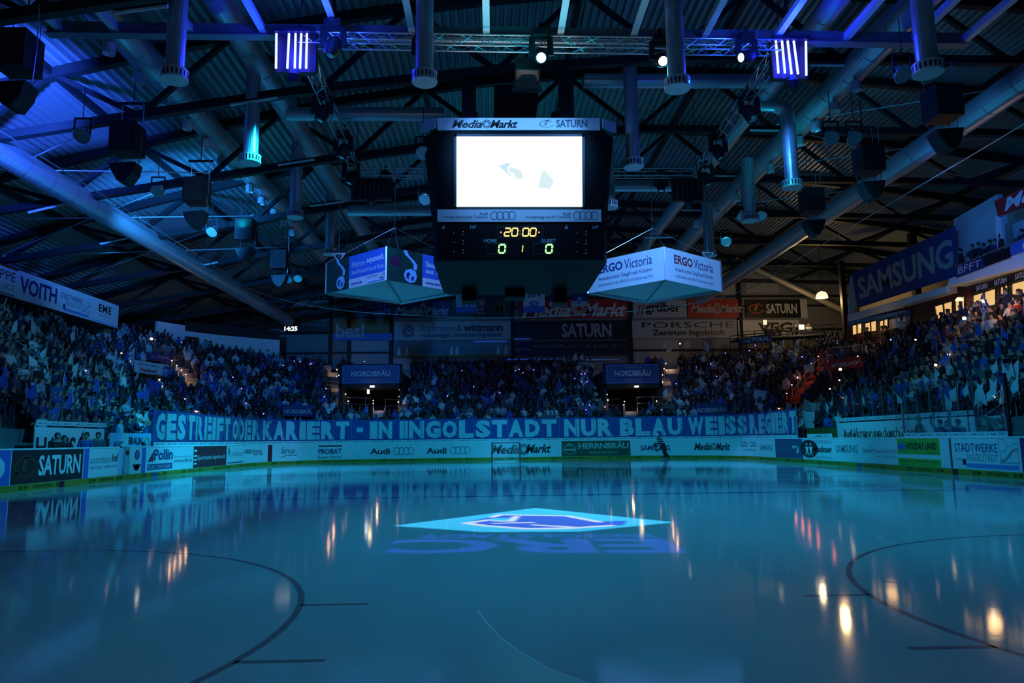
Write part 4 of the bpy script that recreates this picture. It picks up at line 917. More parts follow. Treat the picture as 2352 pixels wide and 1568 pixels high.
# glass front right of the players' bench and the end posts
s0, s1 = s_at(2078), s_at(2318)
for i in range(6): pane(s0 + (s1 - s0) * i / 6, s0 + (s1 - s0) * (i + 1) / 6, 'clear glass pane on the right boards before the dark figures, %s from its left edge' % ORD[i], 'glass panes before the right bench', h=.95)
for u, lab, h, b in ((2078, 'bright edge post of the right bench glass', 1.35, .05), (1831, 'bright white edge post at the right end of the slogan banner', 1.15, .06), (2322, 'tall dark post at the right end of the bench glass', 2.1, .12)):
    q = MB(); s = s_at(u); sheet(q, ribbon(s - b / 2, s + b / 2, HB, HB + h, .02), th=.07); tag(put(q, 'edge_post', ALU if b < .1 else STEEL), lab, 'post')

# ================================================================ the long blue and white slogan banner behind the glass
BANB = mat('banner_blue', (.012, .085, .36), .75, noise=.15, scale=1.5); BANW = mat('banner_letter', (.55, .72, .76), .8, noise=.12, scale=3)
f = ribbon(sA + .05, sB - .02, HB + .2, HB + 1.66, .16)
root_b = MB(); n = 280
for i in range(n):
    xs = [i / n, (i + 1) / n]
    vs = [f(x, y, d) for d in (-.012, 0) for x, y in ((xs[0], 0), (xs[1], 0), (xs[1], 1), (xs[0], 1))]
    root_b.add(vs, [(4, 5, 6, 7), (3, 2, 1, 0), (0, 1, 5, 4), (2, 3, 7, 6)])
ban = tag(put(root_b, 'slogan_banner', BANB), 'long blue fan banner with huge pale letters behind the glass round the far end', 'banner')
q = MB(); XU = lambda u: (s_at(u) - sA - .05) / (sB - sA - .07)
fw = f
for word, u0, u1 in (('GESTREIFT', 360, 533), ('ODER', 537, 602), ('KARIERT', 605, 804), ('-', 818, 834), ('IN', 848, 902), ('INGOLSTADT', 916, 1282), ('NUR', 1296, 1412), ('BLAU', 1425, 1570), ('WEISS', 1580, 1716), ('REGIERT', 1720, 1829)):
    L = list(word); W_ = [.55 if c == 'I' else 1.25 if c == 'W' else 1.0 for c in L]; t = sum(W_); x0, x1 = XU(u0), XU(u1); x = x0
    for c, w_ in zip(L, W_):
        nx = x + (x1 - x0) * w_ / t; y0, y1 = (.07, .92) if c != '-' else (.40, .62)
        lay(q, fw, c, x + (nx - x) * .03, nx - (nx - x) * .06, y0, y1, 'x', 0, .03)
        x = nx
put(q, 'lettering', BANW, ban)

# ================================================================ benches left and right behind the boards
def back(u0, u1, off, z0, z1):
    s0, s1 = u_s(u0, off), u_s(u1, off); return ribbon(s0, s1, z0, z1, off)
BOFF = 1.9
f = back(90, 247, BOFF, .9, 2.12); bxl = lambda u: (u - 90) / 157
board('bench_back_panel', 'white panel with big dark red capitals behind the timekeepers bench', 'sign', f, OFFW, [('HANSA', .02, .70, .05, .70, DRED, 'b')], [(DRED, lambda q, s: poly(q, s, [(.62, .05), (.66, .05), (.665, .95), (.635, .8), (.60, .45)]))], th=.04)
f = back(262, 300, 1.5, .9, 1.95); board('bench_back_panel', 'blue and white panel with a small curved emblem behind the gate', 'sign', f, LBLUE, [('AVC', .15, .75, .35, .65, NAVY, 'b')], [(OFFW, lambda q, s: disc(q, s, .85, .5, .3, .5))], th=.04)
f = back(300, 352, 1.5, .9, 1.95); board('bench_back_panel', 'pale panel with bold black name and faint green ring emblem', 'sign', f, LBLUE, [('BRAUN', .06, .62, .50, .82, BLACK, 'b')], [(GREEN, lambda q, s: ring(q, s, .82, .5, .12, .32, .2))], th=.04)
f = back(1917, 2226, BOFF, .9, 2.12); bxr = lambda u: (u - 1917) / 309
board('bench_back_panel', 'long white panel with thin dark slogan behind the players bench', 'sign', f, OFFW, [('Audi', bxr(1935), bxr(1962), .30, .72, AUD, 'b'), ('Vorsprung durch Technik', bxr(1966), bxr(2142), .22, .75, AUD, 'r')], th=.04)
f = back(1848, 1914, BOFF, .9, 1.9); board('bench_back_panel', 'green panel with dark shrub print left of the players bench', 'sign', f, mat('print_moss', (.05, .14, .03), .6, noise=.5, scale=4), (), th=.04)
for u0, u1, n, lab, grp in ((90, 250, 6, 'glass pane with white strip above the timekeepers panel, %s from the left', 'glass panes over the left bench'), (1917, 2224, 12, 'glass pane with white strip above the players bench panel, %s from the left', 'glass panes over the right bench')):
    s0, s1 = u_s(u0, BOFF), u_s(u1, BOFF)
    for i in range(n): pane(s0 + (s1 - s0) * i / n, s0 + (s1 - s0) * (i + 1) / n, lab % ORD[i], grp, z0=2.2, h=1.5, off=BOFF)
q = MB(); s0, s1 = u_s(1850, .5), u_s(1912, .5); fa = ribbon(s0 + .3, s1, HB + .05, HB + .24, .30)
board('small_sign', 'small white strip with four rings standing above the right boards', 'sign', fa, OFFW, [('Audi', .35, .58, .25, .8, TXB, 'b')], [(TXB, lambda q, s: rings4(q, s, .64, .9, .5, .3))])
for side, (u0, u1) in (('left timekeepers', (60, 250)), ('right players', (1850, 2320))):
    s0, s1 = u_s(u0, 1.2), u_s(u1, 1.2); r_ = thing('team_bench', 'long low bench of the %s area behind the boards' % side, 'bench', rp((s0 + s1) / 2, 1.3, 0))
    q = MB(); sheet(q, ribbon(s0, s1, .42, .47, 1.15), th=.40); put(q, 'seat', mat('bench_wood', (.18, .12, .07), .5), r_)
    q = MB(); 
    for k in range(6): s = s0 + (s1 - s0) * (k + .5) / 6; q = MB(); q.bar(rp(s, 1.35, 0), rp(s, 1.35, .43), .08, .3); put(q, 'support', STEEL, r_)
# drinking bottles on the ledge of the players' bench
BOT = mat('bottle_green', (.06, .22, .05), .3)
for i, u in enumerate((1958, 1966, 1980, 1985, 1994, 2006, 2013, 2020, 2034, 2040, 2046, 2062, 2070)):
    s = s_at(u); r_ = thing('drink_bottle', 'small dark drinking bottle on the right boards, %s from the left' % ORD[i], 'bottle', rp(s, .14, HB + .045), 'drinking bottles on the boards')
    q = MB(); q.lathe([(.002, 0), (.038, 0), (.04, .17), (.02, .2), (.016, .21)], r_.location, 10); put(q, 'bottle_body', BOT if i % 3 else NAVY, r_)
    q = MB(); q.lathe([(.018, .20), (.018, .235), (.002, .24)], r_.location, 8); put(q, 'cap', mat('cap_yellow', (.4, .45, .05), .5), r_)
# goal at the far end
g = thing('ice_hockey_goal', 'ice hockey goal with dark red frame and pale net at the far end', 'goal', (0, 21.43, 0))
q = MB()
for x in (-.915, .915): q.tube((x, 21.43, 0), (x, 21.43, 1.25), .04, 10)
q.tube((-.955, 21.43, 1.25), (.955, 21.43, 1.25), .04, 10); put(q, 'post_frame', mat('goal_red', (.16, .02, .03), .4), g)
q = MB(); q.path([(-.915, 21.43, .03), (-.95, 22.2, .03), (-.6, 22.55, .03), (.6, 22.55, .03), (.95, 22.2, .03), (.915, 21.43, .03)], .03, 8); q.path([(-.915, 21.43, 1.22), (-.8, 21.9, 1.2), (-.5, 22.0, 1.2), (.5, 22.0, 1.2), (.8, 21.9, 1.2), (.915, 21.43, 1.22)], .02, 8); q.tube((0, 22.0, 1.2), (0, 22.55, .03), .02, 8); put(q, 'base_frame', WHITE, g)
q = MB()
lo = [(-.915, 21.45), (-.95, 22.2), (-.6, 22.55), (.6, 22.55), (.95, 22.2), (.915, 21.45)]; hi = [(-.915, 21.45), (-.8, 21.9), (-.5, 22.0), (.5, 22.0), (.8, 21.9), (.915, 21.45)]
def lerp_pl(pl_, t):
    k = min(int(t * 5), 4); e = t * 5 - k; return Vector((pl_[k][0] + (pl_[k + 1][0] - pl_[k][0]) * e, pl_[k][1] + (pl_[k + 1][1] - pl_[k][1]) * e, 0))
for i in range(46):
    a, b = lerp_pl(lo, i / 45), lerp_pl(hi, i / 45); q.bar(a + Vector((0, 0, .04)), b + Vector((0, 0, 1.2)), .006, .006)
for j in range(1, 13):
    t = j / 13; pts = [lerp_pl(lo, i / 20).lerp(lerp_pl(hi, i / 20), t) + Vector((0, 0, .04 + 1.16 * t)) for i in range(21)]
    for a, b in zip(pts, pts[1:]): q.bar(a, b, .006, .006)
put(q, 'net', mat('net_white', (.6, .63, .65), .8), g)
# ================================================================ far wall: sponsor boards
def wb(u0, u1, v0, v1, y=37.9):
    a, b, c, d = P(u0, v1, y=y), P(u1, v1, y=y), P(u0, v0, y=y), P(u1, v0, y=y)
    return plane((a.x, y, (a.z + b.z) / 2), (b.x - a.x, 0, 0), (0, 0, (c.z + d.z - a.z - b.z) / 2))
def wall_ad(u0, u1, v0, v1, label, base, texts=(), marks=(), patches=(), y=37.9, name='wall_board', group='boards on the far wall', th=.06):
    X = lambda u: (u - u0) / (u1 - u0)
    return board(name, label, 'sign', wb(u0, u1, v0, v1, y), base, [(t[0], X(t[1]), X(t[2])) + tuple(t[3:]) for t in texts], [(m_, (lambda fn: lambda q, s: fn(q, s, X))(fn)) for m_, fn in marks],
                 th=th, patches=[(X(p[0]), X(p[1])) + tuple(p[2:]) for p in patches], group=group)
mmk = lambda u0, u1, y0, y1, mt: [(('Media', u0, u0 + (u1 - u0) * .46, y0, y1, mt, 'b', .35)), (('Markt', u0 + (u1 - u0) * .57, u1, y0, y1, mt, 'b', .35))]
mks = lambda u, du, mt: [(mt, lambda q, s, X: swirl(q, s, X(u), .5, (X(u + du) - X(u - du)) / 2, .34))]
VIO = mat('print_violet', (.10, .06, .38), .5); PALE = mat('print_pale', (.42, .46, .50), .6)
wall_ad(770, 902, 690, 731, 'black wall board with dim condensed capitals, topmost at the left', BLACK, [('SATURN', 812, 898, .15, .85, VIO, 'b')])
wall_ad(905, 1036, 688, 729, 'dark violet wall board with slanted pale lettering and swirl', mat('print_deep_violet', (.03, .012, .10), .5), mmk(908, 1032, .12, .6, PALE), mks(972, 9, PALE))
wall_ad(1040, 1176, 680, 728, 'dark wall board with short white words and a dim arch emblem', mat('print_dark_teal', (.02, .05, .06), .5), [('BEI', 1100, 1113, .52, .84, PALE, 'b'), ("D'S.", 1096, 1113, .14, .46, PALE, 'b'), ('M', 1135, 1160, .15, .8, mat('print_mustard', (.12, .10, .02), .5), 'b')])
wall_ad(1192, 1446, 686, 731, 'wide red wall board with large slanted white lettering and swirl', RED, mmk(1200, 1440, .08, .78, OFFW), mks(1330, 20, OFFW))
wall_ad(1455, 1578, 690, 729, 'pale wall board with bold black lower case name and two red slashes', PALE, [('grüber', 1483, 1565, .16, .90, BLACK, 'b')], [(DRED, lambda q, s, X: [poly(q, s, [(X(u), .1), (X(u + 3), .1), (X(u + 10), .75), (X(u + 7), .75)]) for u in (1463, 1471)])])
wall_ad(1581, 1707, 687, 730, 'dark red wall board with slanted pale lettering, left of the steel column', RED, mmk(1587, 1706, .28, .72, PALE), mks(1648, 8, PALE))
wall_ad(1716, 1840, 688, 729, 'black wall board with bright white capitals and orange planet emblem', BLACK, [('SATURN', 1761, 1832, .22, .78, CREAM, 'b')], [(ORANGE, lambda q, s, X: planet(q, s, X(1739), .5, .14, .34))])
wall_ad(1840, 1856, 687, 731, 'narrow blank white board at the right end of the top row', OFFW)
wall_ad(765, 901, 734, 781, 'wall board striped brown and blue with a big rounded name', mat('print_brown', (.22, .13, .02), .5), [('besl', 771, 836, .12, .80, PALE, 'b')], patches=[(765, 901, 0, .34, GB)])
wall_ad(905, 1173, 738, 781, 'long pale wall board with a round car emblem and two grey text lines', PALE, [('hofmann&', 966, 1062, .46, .86, TXB, 'r'), ('wittmann', 1064, 1155, .46, .86, BLACK, 'b'), ('volkswagen zentrum ingolstadt', 966, 1155, .10, .42, TXB, 'b')],
        [(BLACK, lambda q, s, X: disc(q, s, X(937.5), .5, .053, .36)), (PALE, lambda q, s, X: (ring(q, s, X(937.5), .5, .047, .32, .1, .012), [poly(q, s, [(X(937.5 + a), .5 + b), (X(937.5 + a + 2), .5 + b), (X(937.5 + c + 2), .5 + d), (X(937.5 + c), .5 + d)], .012) for a, b, c, d in ((-7, .15, -2, -.24), (-2, -.24, 0, -.02), (0, -.02, 2, -.24), (2, -.24, 6, .15), (-4, .28, -1, .05), (-1, .05, 3, .28))]))])
wall_ad(1181, 1448, 736, 779, 'long black wall board with grey capitals right of its centre', BLACK, [('SATURN', 1290, 1405, .10, .84, PALE, 'b')])
PORS = [('PORSCHE', 1475, 1688, .58, .90, BLACK, 'r'), ('Zentrum Ingolstadt', 1499, 1666, .08, .48, BLACK, 'b')]
wall_ad(1452, 1694, 735, 777, 'long pale wall board with wide spaced dark capitals over a bold line', PALE, PORS)
wall_ad(1697, 1838, 735, 778, 'pale wall board partly hidden by the camera platform, heavy black capitals', OFFW, [('VEG', 1742, 1822, .32, .88, BLACK, 'b')])
wall_ad(904, 1174, 783, 820, 'lower left wall board with small washed out laundry pictures', mat('print_sea', (.12, .26, .36), .6), [('Lohn-Wäscherei', 948, 1026, .70, .82, PALE, 'r'), ('Training · Support · Beratung', 1048, 1135, .70, .82, PALE, 'r')],
        [(OFFW, lambda q, s, X: [poly(q, s, [(X(u), .15), (X(u + 8), .15), (X(u + 7), .65), (X(u + 2), .65)]) for u in (912, 930, 1033, 1045, 1140, 1158)])], [(904, 1174, 0, .16, mat('print_olive', (.20, .22, .05), .6))])
wall_ad(1181, 1448, 783, 816, 'lower black wall board with thin spaced computing slogan', BLACK, [('POWERPLAY FÜR IHRE IT', 1226, 1418, .52, .80, GREY, 'r'), ('SysTec', 1184, 1222, .32, .52, mat('print_lilac', (.25, .25, .6), .5), 'b'), ('DONAT', 1422, 1443, .55, .66, GREY, 'r')])
wall_ad(672, 757, 722, 762, 'dark wall clock panel left of the boards with dim rows of digits', BLACK, [('SUDING', 692, 750, .58, .76, GREY, 'r'), ('SYSTEME', 692, 750, .30, .48, GREY, 'r')], y=37.4)
r_ = thing('lit_clock', 'small bright digital clock at the left end of the far wall', 'clock', P(667, 755, y=37.5))
q = MB(); f = wb(651, 685, 747, 762, 37.3); sheet(q, f, th=.12); put(q, 'clock_case', RUBBER, r_)
q = MB(); lay(q, f, '14:25', .06, .94, .16, .84, 'b', o=.012); put(q, 'digits', mat('clock_white', (0, 0, 0), .4, emit=2.2, ecol=(.9, .97, 1)), r_)
# plain wall cladding fields between the columns, lighter
q = MB()
for u0, u1, v0, v1 in ((806, 893, 782, 848), (902, 945, 820, 850), (1452, 1560, 779, 846), (1612, 1700, 598, 676), (1714, 1790, 606, 672)): sheet(q, wb(u0, u1, v0, v1, 38.16), th=.05)
put(q, 'cladding_field', mat('cladding_pale', (.42, .45, .46), .6), wf)
q = MB()
for u0, u1, v in ((1087, 1165, 784), (1180, 1220, 778), (1165, 1290, 825), (1300, 1420, 826), (1090, 1165, 668)): f = wb(u0, u1, v - 2, v + 2, 37.95); q.bar(f(0, .5), f(1, .5), .14, .14)
put(q, 'ledge', ALU, wf)
# four championship pennants hanging in front of the far wall
def pennant(u0, u1, v0, v1, label, base, low_, l1, l2):
    f = wb(u0, u1, v0, v1, 34.0); o = board('hanging_pennant', label, 'banner', f, base, ([(l1, .14, .86, .62, .76, NAVY, 'b')] if l1 else []) + ([(l2, .22, .78, .76, .94, NAVY if base is not NAVY else PALE, 'b')] if l2 else []),
        [(BLUEP, lambda q, s: poly(q, s, [(.28, .46), (.5, .52), (.72, .46), (.72, .40), (.5, .18), (.28, .40)])), (LBLUE, lambda q, s: poly(q, s, [(.4, .42), (.55, .46), (.62, .38), (.5, .3)], .01))], [(0, 1, 0, .24, low_)], group='championship pennants', parent=None) if False else \
        board('hanging_pennant', label, 'banner', f, base, ([(l1, .20, .80, .60, .78, NAVY if base is not NAVY else PALE, 'b')] if l1 else []) + ([(l2, .12, .88, .84, .95, NAVY if base is not NAVY else PALE, 'b')] if l2 else []),
        [(BLUEP, lambda q, s: poly(q, s, [(.28, .42), (.5, .48), (.72, .42), (.72, .36), (.5, .10), (.28, .36)])), (LBLUE, lambda q, s: poly(q, s, [(.4, .38), (.55, .44), (.62, .34), (.5, .26)], .01))], patches=[(0, 1, 0, .26, low_)], group='championship pennants', th=.02)
    q = MB(); q.bar(f(-.03, 1.0, .0), f(1.03, 1.0, .0), .05, .05)
    for t in (.05, .95): a = f(t, 1); q.tube(a, (a.x, a.y, deck_z(a.x) - .3), .012, 4)
    put(q, 'hanging_rod', ALU, o)
pennant(1047, 1096, 668, 718, 'pale championship pennant left of centre below the cube', PALE, BLUEP, '2011', '')
pennant(1202, 1252, 660, 718, 'white championship pennant reading champion 2014 below the cube', OFFW, GB, '2014', 'MEISTER')
pennant(1262, 1302, 662, 704, 'shorter dark and pale pennant, third from the left', NAVY, PALE, '11', '')
pennant(1312, 1350, 655, 704, 'dark retired number pennant, rightmost below the cube', NAVY, PALE, '23', '')

STAIRS = []; CLEAR = [(28, 222, 836, 866, 33.0)]
# ================================================================ tunnel mouths with blue brewery signs and lit stairs
for i, (u0, u1, v0, v1) in enumerate(((785, 918, 838, 880), (1392, 1515, 836, 880))):
    lr = ('left', 'right')[i]; y = 30.9; f = wb(u0, u1, v0, v1, y); a = f(0, 0); b = f(1, 1)
    mb = MB()
    for x in (a.x - .1, b.x + .1): mb.box((x, 34.0, 4.0), (.25, 6.2, 8.0 if 0 else 5.6))
    mb.box(((a.x + b.x) / 2, 34.0, a.z - .18), (b.x - a.x + .5, 6.2, .34)); mb.box(((a.x + b.x) / 2, 37.0, 4.2), (b.x - a.x, .2, 5)); mb.box(((a.x + b.x) / 2, 34, 3.0), (b.x - a.x, 6.2, .2))
    mb.box(((a.x + b.x) / 2, y + .3, (a.z + b.z) / 2), (b.x - a.x + .3, .2, b.z - a.z + .2))
    struct(mb, 'wall_tunnel', mat('tunnel_dark', (.02, .021, .022), .9))
    board('tunnel_sign', 'dark blue brewery sign over the %s tunnel mouth' % lr, 'sign', f, NAVY, [('NORDBRÄU', .16, .84, .38, .74, PALE, 'b'), ('INGOLSTADT', .33, .68, .12, .22, GREY, 'r'), ('Privatbrauerei', .36, .68, .80, .90, GREY, 'r', .3)],
          [(GB, lambda q, s: [poly(q, s, [(x0, y0), (x1, y0), (x1, y1), (x0, y1)]) for x0, x1, y0, y1 in ((.01, .99, .02, .05), (.01, .99, .95, .98), (.01, .02, .02, .98), (.98, .99, .02, .98))])], th=.08)
    p = P((855, 1462)[i], 887, y=y - .05); r_ = thing('tunnel_lamp', 'small warm lamp under the %s tunnel sign' % lr, 'lamp', p)
    q = MB(); q.box(p + Vector((0, .05, .0)), (.42, .12, .18)); put(q, 'lamp_case', ALU, r_)
    q = MB(); q.box(p + Vector((0, -.02, -.01)), (.30, .03, .11)); put(q, 'lamp_glass', mat('lamp_yellow', (0, 0, 0), .4, emit=9, ecol=(1, .78, .36)), r_)
    lamp('tunnel_glow', 'POINT', p + Vector((0, -.25, -.25)), (1, .7, .3), 4, size=.1)
p = P(846, 897, y=33.0); r_ = thing('tunnel_doorway_light', 'bright white light seen inside the left tunnel', 'lamp', p)
q = MB(); q.box(p, (.18, .06, .50)); put(q, 'light_panel', mat('light_white', (0, 0, 0), .4, emit=5, ecol=(1, 1, .95)), r_)
ST = mat('step_lamp_glow', (0, 0, 0), .4, emit=5, ecol=(1, .66, .34)); STR = mat('step_lamp_red', (0, 0, 0), .4, emit=9, ecol=(1, .22, .08)); TREAD = mat('stair_tread', (.30, .27, .24), .45, .4)
def stairs(pts, y0, y1, label, side, red=False, wd=1.1):
    """flight of metal treads with a lit post at every second step"""
    root = thing('stair_flight', label, 'stairs', P(*pts[-1], y=y1)); n = len(pts); STAIRS.append((pts, side))
    for i, (u, v) in enumerate(pts):
        y = y0 + (y1 - y0) * i / (n - 1); p = P(u, v, y=y); fl = p.z - .95
        q = MB(); q.box((p.x + side * (wd / 2 + .1), y + .15, fl), (wd, .5, .05)); q.box((p.x + side * (wd / 2 + .1), y - .1, fl - .13), (wd, .04, .22)); put(q, 'tread', TREAD, root)
        q = MB(); q.tube((p.x, y, fl - .3), (p.x, y, p.z), .022, 6); po = put(q, 'post', ALU, root)
        q = MB(); q.lathe([(.001, .02), (.045, 0), (.05, -.05), (.001, -.08)], (p.x, y - .03, p.z), 8); put(q, 'lamp', STR if red else ST, po)
        if i % 2 == 0: lamp('stair_glow', 'POINT', (p.x + side * .35, y - .15, fl + .35), (1, .18, .06) if red else (1, .55, .25), 7 if not red else 11, size=.05)
    a = [P(u, v, y=y0 + (y1 - y0) * i / (n - 1)) for i, (u, v) in enumerate(pts)]
    q = MB(); q.path(a, .02, 6); put(q, 'handrail', ALU, root)
stairs([(774, 848), (779, 861), (784, 874), (789, 889), (794, 904), (800, 920)], 36.0, 31.0, 'lit stairs climbing left of the left tunnel mouth', -1)
stairs([(919, 866), (919, 880), (918, 894), (917, 910), (915, 922)], 34.8, 31.0, 'lit stairs climbing right of the left tunnel mouth', 1)
stairs([(1389, 862), (1391, 876), (1392, 890), (1394, 905), (1396, 918)], 34.8, 31.0, 'lit stairs climbing left of the right tunnel mouth', -1)
stairs([(1529, 834), (1525, 846), (1521, 860), (1517, 874), (1513, 888), (1511, 904), (1508, 920)], 36.2, 31.0, 'lit stairs climbing right of the right tunnel mouth', 1)
def diag_stairs(pts, label, red, hh, w_):
    root = thing('stair_flight', label, 'stairs', stand_hit(*pts[-1], hh)); STAIRS.append((pts, 0))
    for i, (u, v) in enumerate(pts):
        p = stand_hit(u, v, hh); n_ = pn(s_of(p.x, p.y))[1]; t_ = Vector((-n_.y, n_.x, 0)); fl = p.z - hh
        R = Matrix((t_, n_, Vector((0, 0, 1)))).transposed()
        q = MB(); q.box(Vector((p.x, p.y, fl + .25)), (w_, .55, .05), R); q.box(Vector((p.x, p.y, fl + .1)) - n_ * .27, (w_, .04, .26), R); put(q, 'tread', mat('tread_red', (.30, .06, .04), .5) if red else TREAD, root)
        q = MB(); b = p + t_ * w_ * .5; q.tube((b.x, b.y, fl), (b.x, b.y, fl + 1.1), .025, 6); po = put(q, 'post', ALU, root)
        q = MB(); q.lathe([(.001, .03), (.05, 0), (.001, -.06)], (b.x, b.y, fl + 1.1), 8); put(q, 'lamp', mat('post_lamp', (0, 0, 0), .4, emit=6, ecol=(.9, .95, 1)), po)
        lamp('stair_glow', 'POINT', Vector((p.x, p.y, fl + .65)) - n_ * .35, (1, .16, .05) if red else (1, .55, .22), 3.5 if red else 4.5, size=.05)
diag_stairs([(1893, 838), (1877, 855), (1862, 872), (1845, 888), (1832, 905), (1820, 925)], 'red lit stairs between the far stand and the right stand', True, .4, .9)
diag_stairs([(406, 838), (416, 849), (427, 860), (438, 871), (448, 881)], 'orange lit stairs in the far left corner of the stands', False, .5, 1.6)
diag_stairs([(880 - 10, 952), (870, 945)], 'short lit steps below the left tunnel', False, .2, .9)
diag_stairs([(1446, 955), (1448, 947)], 'short lit steps below the right tunnel', False, .2, .9)

# small signs in the stands
def stand_sign(u0, u1, v0, v1, label, base, texts, marks=(), h=.9, patches=(), name='stand_sign'):
    a = stand_hit((u0 + u1) / 2, v1, h); CLEAR.append((u0 - 4, u1 + 4, v0 - 4, v1 + 6, (a - CAM).length)); n_ = pn(s_of(a.x, a.y))[1]; t_ = Vector((n_.y, -n_.x, 0))
    def on(u, v):
        d = ray(u, v); k = (a - CAM).dot(n_) / d.dot(n_); return CAM + d * k
    A, B, Cc = on(u0, v1), on(u1, v1), on(u0, v0); z = (A.z + B.z) / 2
    f = plane((A.x, A.y, z), Vector((B.x - A.x, B.y - A.y, 0)), (0, 0, Cc.z - A.z))
    o = board(name, label, 'sign', f, base, texts, marks, th=.05, patches=patches)
    for t in (.08, .92): p = f(t, 0, -.06); q = MB(); q.bar(p + Vector((0, 0, f.h * .9)), p - Vector((0, 0, h + .6)), .05, .05); put(q, 'support', STEEL, o)
    return o
stand_sign(309, 394, 832, 860, 'white bakery sign with red oval in the far left corner', OFFW, [('BACKHAUS', .08, .62, .62, .86, BLACK, 'r'), ('Hackner', .12, .60, .12, .50, RED, 'b')], [(RED, lambda q, s: disc(q, s, .84, .5, .11, .36)), (OFFW, lambda q, s: [poly(q, s, [(x - .03, .3), (x + .03, .3), (x + .03, .62), (x - .03, .62)], .012) for x in (.80, .88)])])
stand_sign(334, 393, 812, 830, 'dark fan cloth above the white bakery sign', NAVY, [('JL WOHL', .2, .95, .3, .8, PALE, 'r')], name='fan_cloth')
stand_sign(1903, 1984, 823, 848, 'red furniture shop sign with white capitals in the right corner', RED, [('MÖBELHOF', .10, .92, .28, .72, OFFW, 'b')])
stand_sign(648, 724, 930, 956, 'low dark blue brewery sign above the left half of the slogan banner', NAVY, [('NORDBRÄU', .06, .94, .25, .70, PALE, 'b')])
stand_sign(1599, 1672, 926, 953, 'low dark blue brewery sign above the right half of the slogan banner', NAVY, [('NORDBRÄU', .06, .94, .25, .70, PALE, 'b')])
stand_sign(1700, 1772, 771, 788, 'dark blue fan cloth with cup lettering below the camera platform', NAVY, [('DEB POKAL', .05, .95, .2, .8, LBLUE, 'b')], name='fan_cloth')
for i, (u0, u1, v0, v1) in enumerate(((2270, 2300, 955, 967), (2285, 2320, 942, 955), (2297, 2318, 934, 943), (2328, 2372, 915, 932))):
    stand_sign(u0, u1, v0, v1, 'white riser sign on the right corner steps, %s from below' % ORD[i], OFFW, [('BÜCHL', .22, .9, .2, .8, BLACK, 'b')], h=.05, name='riser_sign')
# railings in the stands
def railing(pts, label, h=1.0, step_=2):
    h += .75; pp = [stand_hit(u, v, h) for u, v in pts]; root = thing('railing', label, 'railing', pp[0] - Vector((0, 0, h)), 'stand railings')
    q = MB(); q.path(pp, .026, 6); q.path([p - Vector((0, 0, .5)) for p in pp], .016, 6); put(q, 'handrail', ALU, root)
    for a, b in zip(pp, pp[1:]):
        n = max(1, int((b - a).length / 1.3))
        for k in range(n): c = a.lerp(b, k / n); q = MB(); q.tube((c.x, c.y, c.z - h), c, .022, 6); put(q, 'post', ALU, root)
railing([(-40, 728), (0, 752), (60, 798), (112, 838)], 'sloping tube railing down the left stand by the purple seats')
railing([(35, 836), (75, 842), (118, 848), (168, 855), (218, 862)], 'level tube railing halfway up the left stand')
railing([(36, 838), (34, 880)], 'short railing return at the left edge of the left stand')
railing([(790, 912), (840, 914), (851, 914)], 'railing left of the left tunnel mouth', .8)
railing([(885, 917), (915, 917)], 'railing right of the left tunnel mouth', .8)
railing([(1360, 916), (1425, 916)], 'railing left of the right tunnel mouth', .8)
railing([(1463, 912), (1500, 911), (1545, 911), (1580, 912)], 'railing right of the right tunnel mouth', .8)
railing([(1900, 800), (1950, 795), (2010, 786)], 'railing above the red furniture shop sign', 1.0)
railing([(1896, 806), (1860, 845), (1822, 895)], 'sloping railing beside the red lit stairs', 1.1)
railing([(2052, 868), (2085, 855), (2140, 835)], 'railing in the middle of the right stand', 1.0)
railing([(2150, 790), (2185, 785), (2230, 778)], 'upper railing in the right stand', 1.0)
railing([(2245, 935), (2300, 895), (2380, 845)], 'sloping railing at the right edge of the stands', 1.0)

# ================================================================ left side: printed fascia of the upper gallery and its pillars
FX = -24.2
a0, a1 = P(-90, 640, x=FX).y, P(272, 720, x=FX).y
f = plane((FX, a0, 8.62), (0, a1 - a0, 0), (0, 0, 1.42)); Yf = lambda u, v=690: (P(u, v, x=FX).y - a0) / (a1 - a0)
# lettering follows the fascia line
bd = board('gallery_fascia', 'long white printed fascia above the left stand with navy and black names', 'sign', f, OFFW,
      [('VOITH', Yf(42), Yf(130), .22, .82, NAVY, 'b'), ('GRUPPE', Yf(-62), Yf(31), .52, .84, DRED, 'r'), ('MULTISERVICE', Yf(-80), Yf(31), .2, .40, GREY, 'r'), ('STADTWERKE', Yf(138), Yf(189), .52, .74, NAVY, 'r'), ('INGOLSTADT', Yf(152), Yf(189), .30, .46, GREY, 'r'),
       ('EME', Yf(228), Yf(257), .48, .80, BLACK, 'b', 0, .006, .12), ('Elektrotechnik', Yf(229), Yf(255), .30, .40, GREY, 'r')], [(GREY, swlogo(Yf(190), Yf(208), .26, .78))], th=.1,
      patches=[(Yf(-90), Yf(37), .94, 1, RED), (Yf(-90), Yf(33), .03, .07, NAVY), (Yf(148), Yf(207), .08, .17, mat('print_mid_blue', (.10, .28, .62), .5)), (Yf(146), Yf(151), .14, .32, NAVY), (Yf(212), Yf(272), .0, .10, LBLUE)])
mb = MB(); mb.box((-29, (a0 + a1) / 2, 9.4), (9.4, a1 - a0, .5)); mb.box((-29, (a0 + a1) / 2, 8.72), (9.3, a1 - a0 - .1, .12)); mb.box((-29, a1, 9.3), (9.4, .15, 1.4)); struct(mb, 'ceiling_gallery', mat('gallery_soffit', (.06, .065, .07), .8))
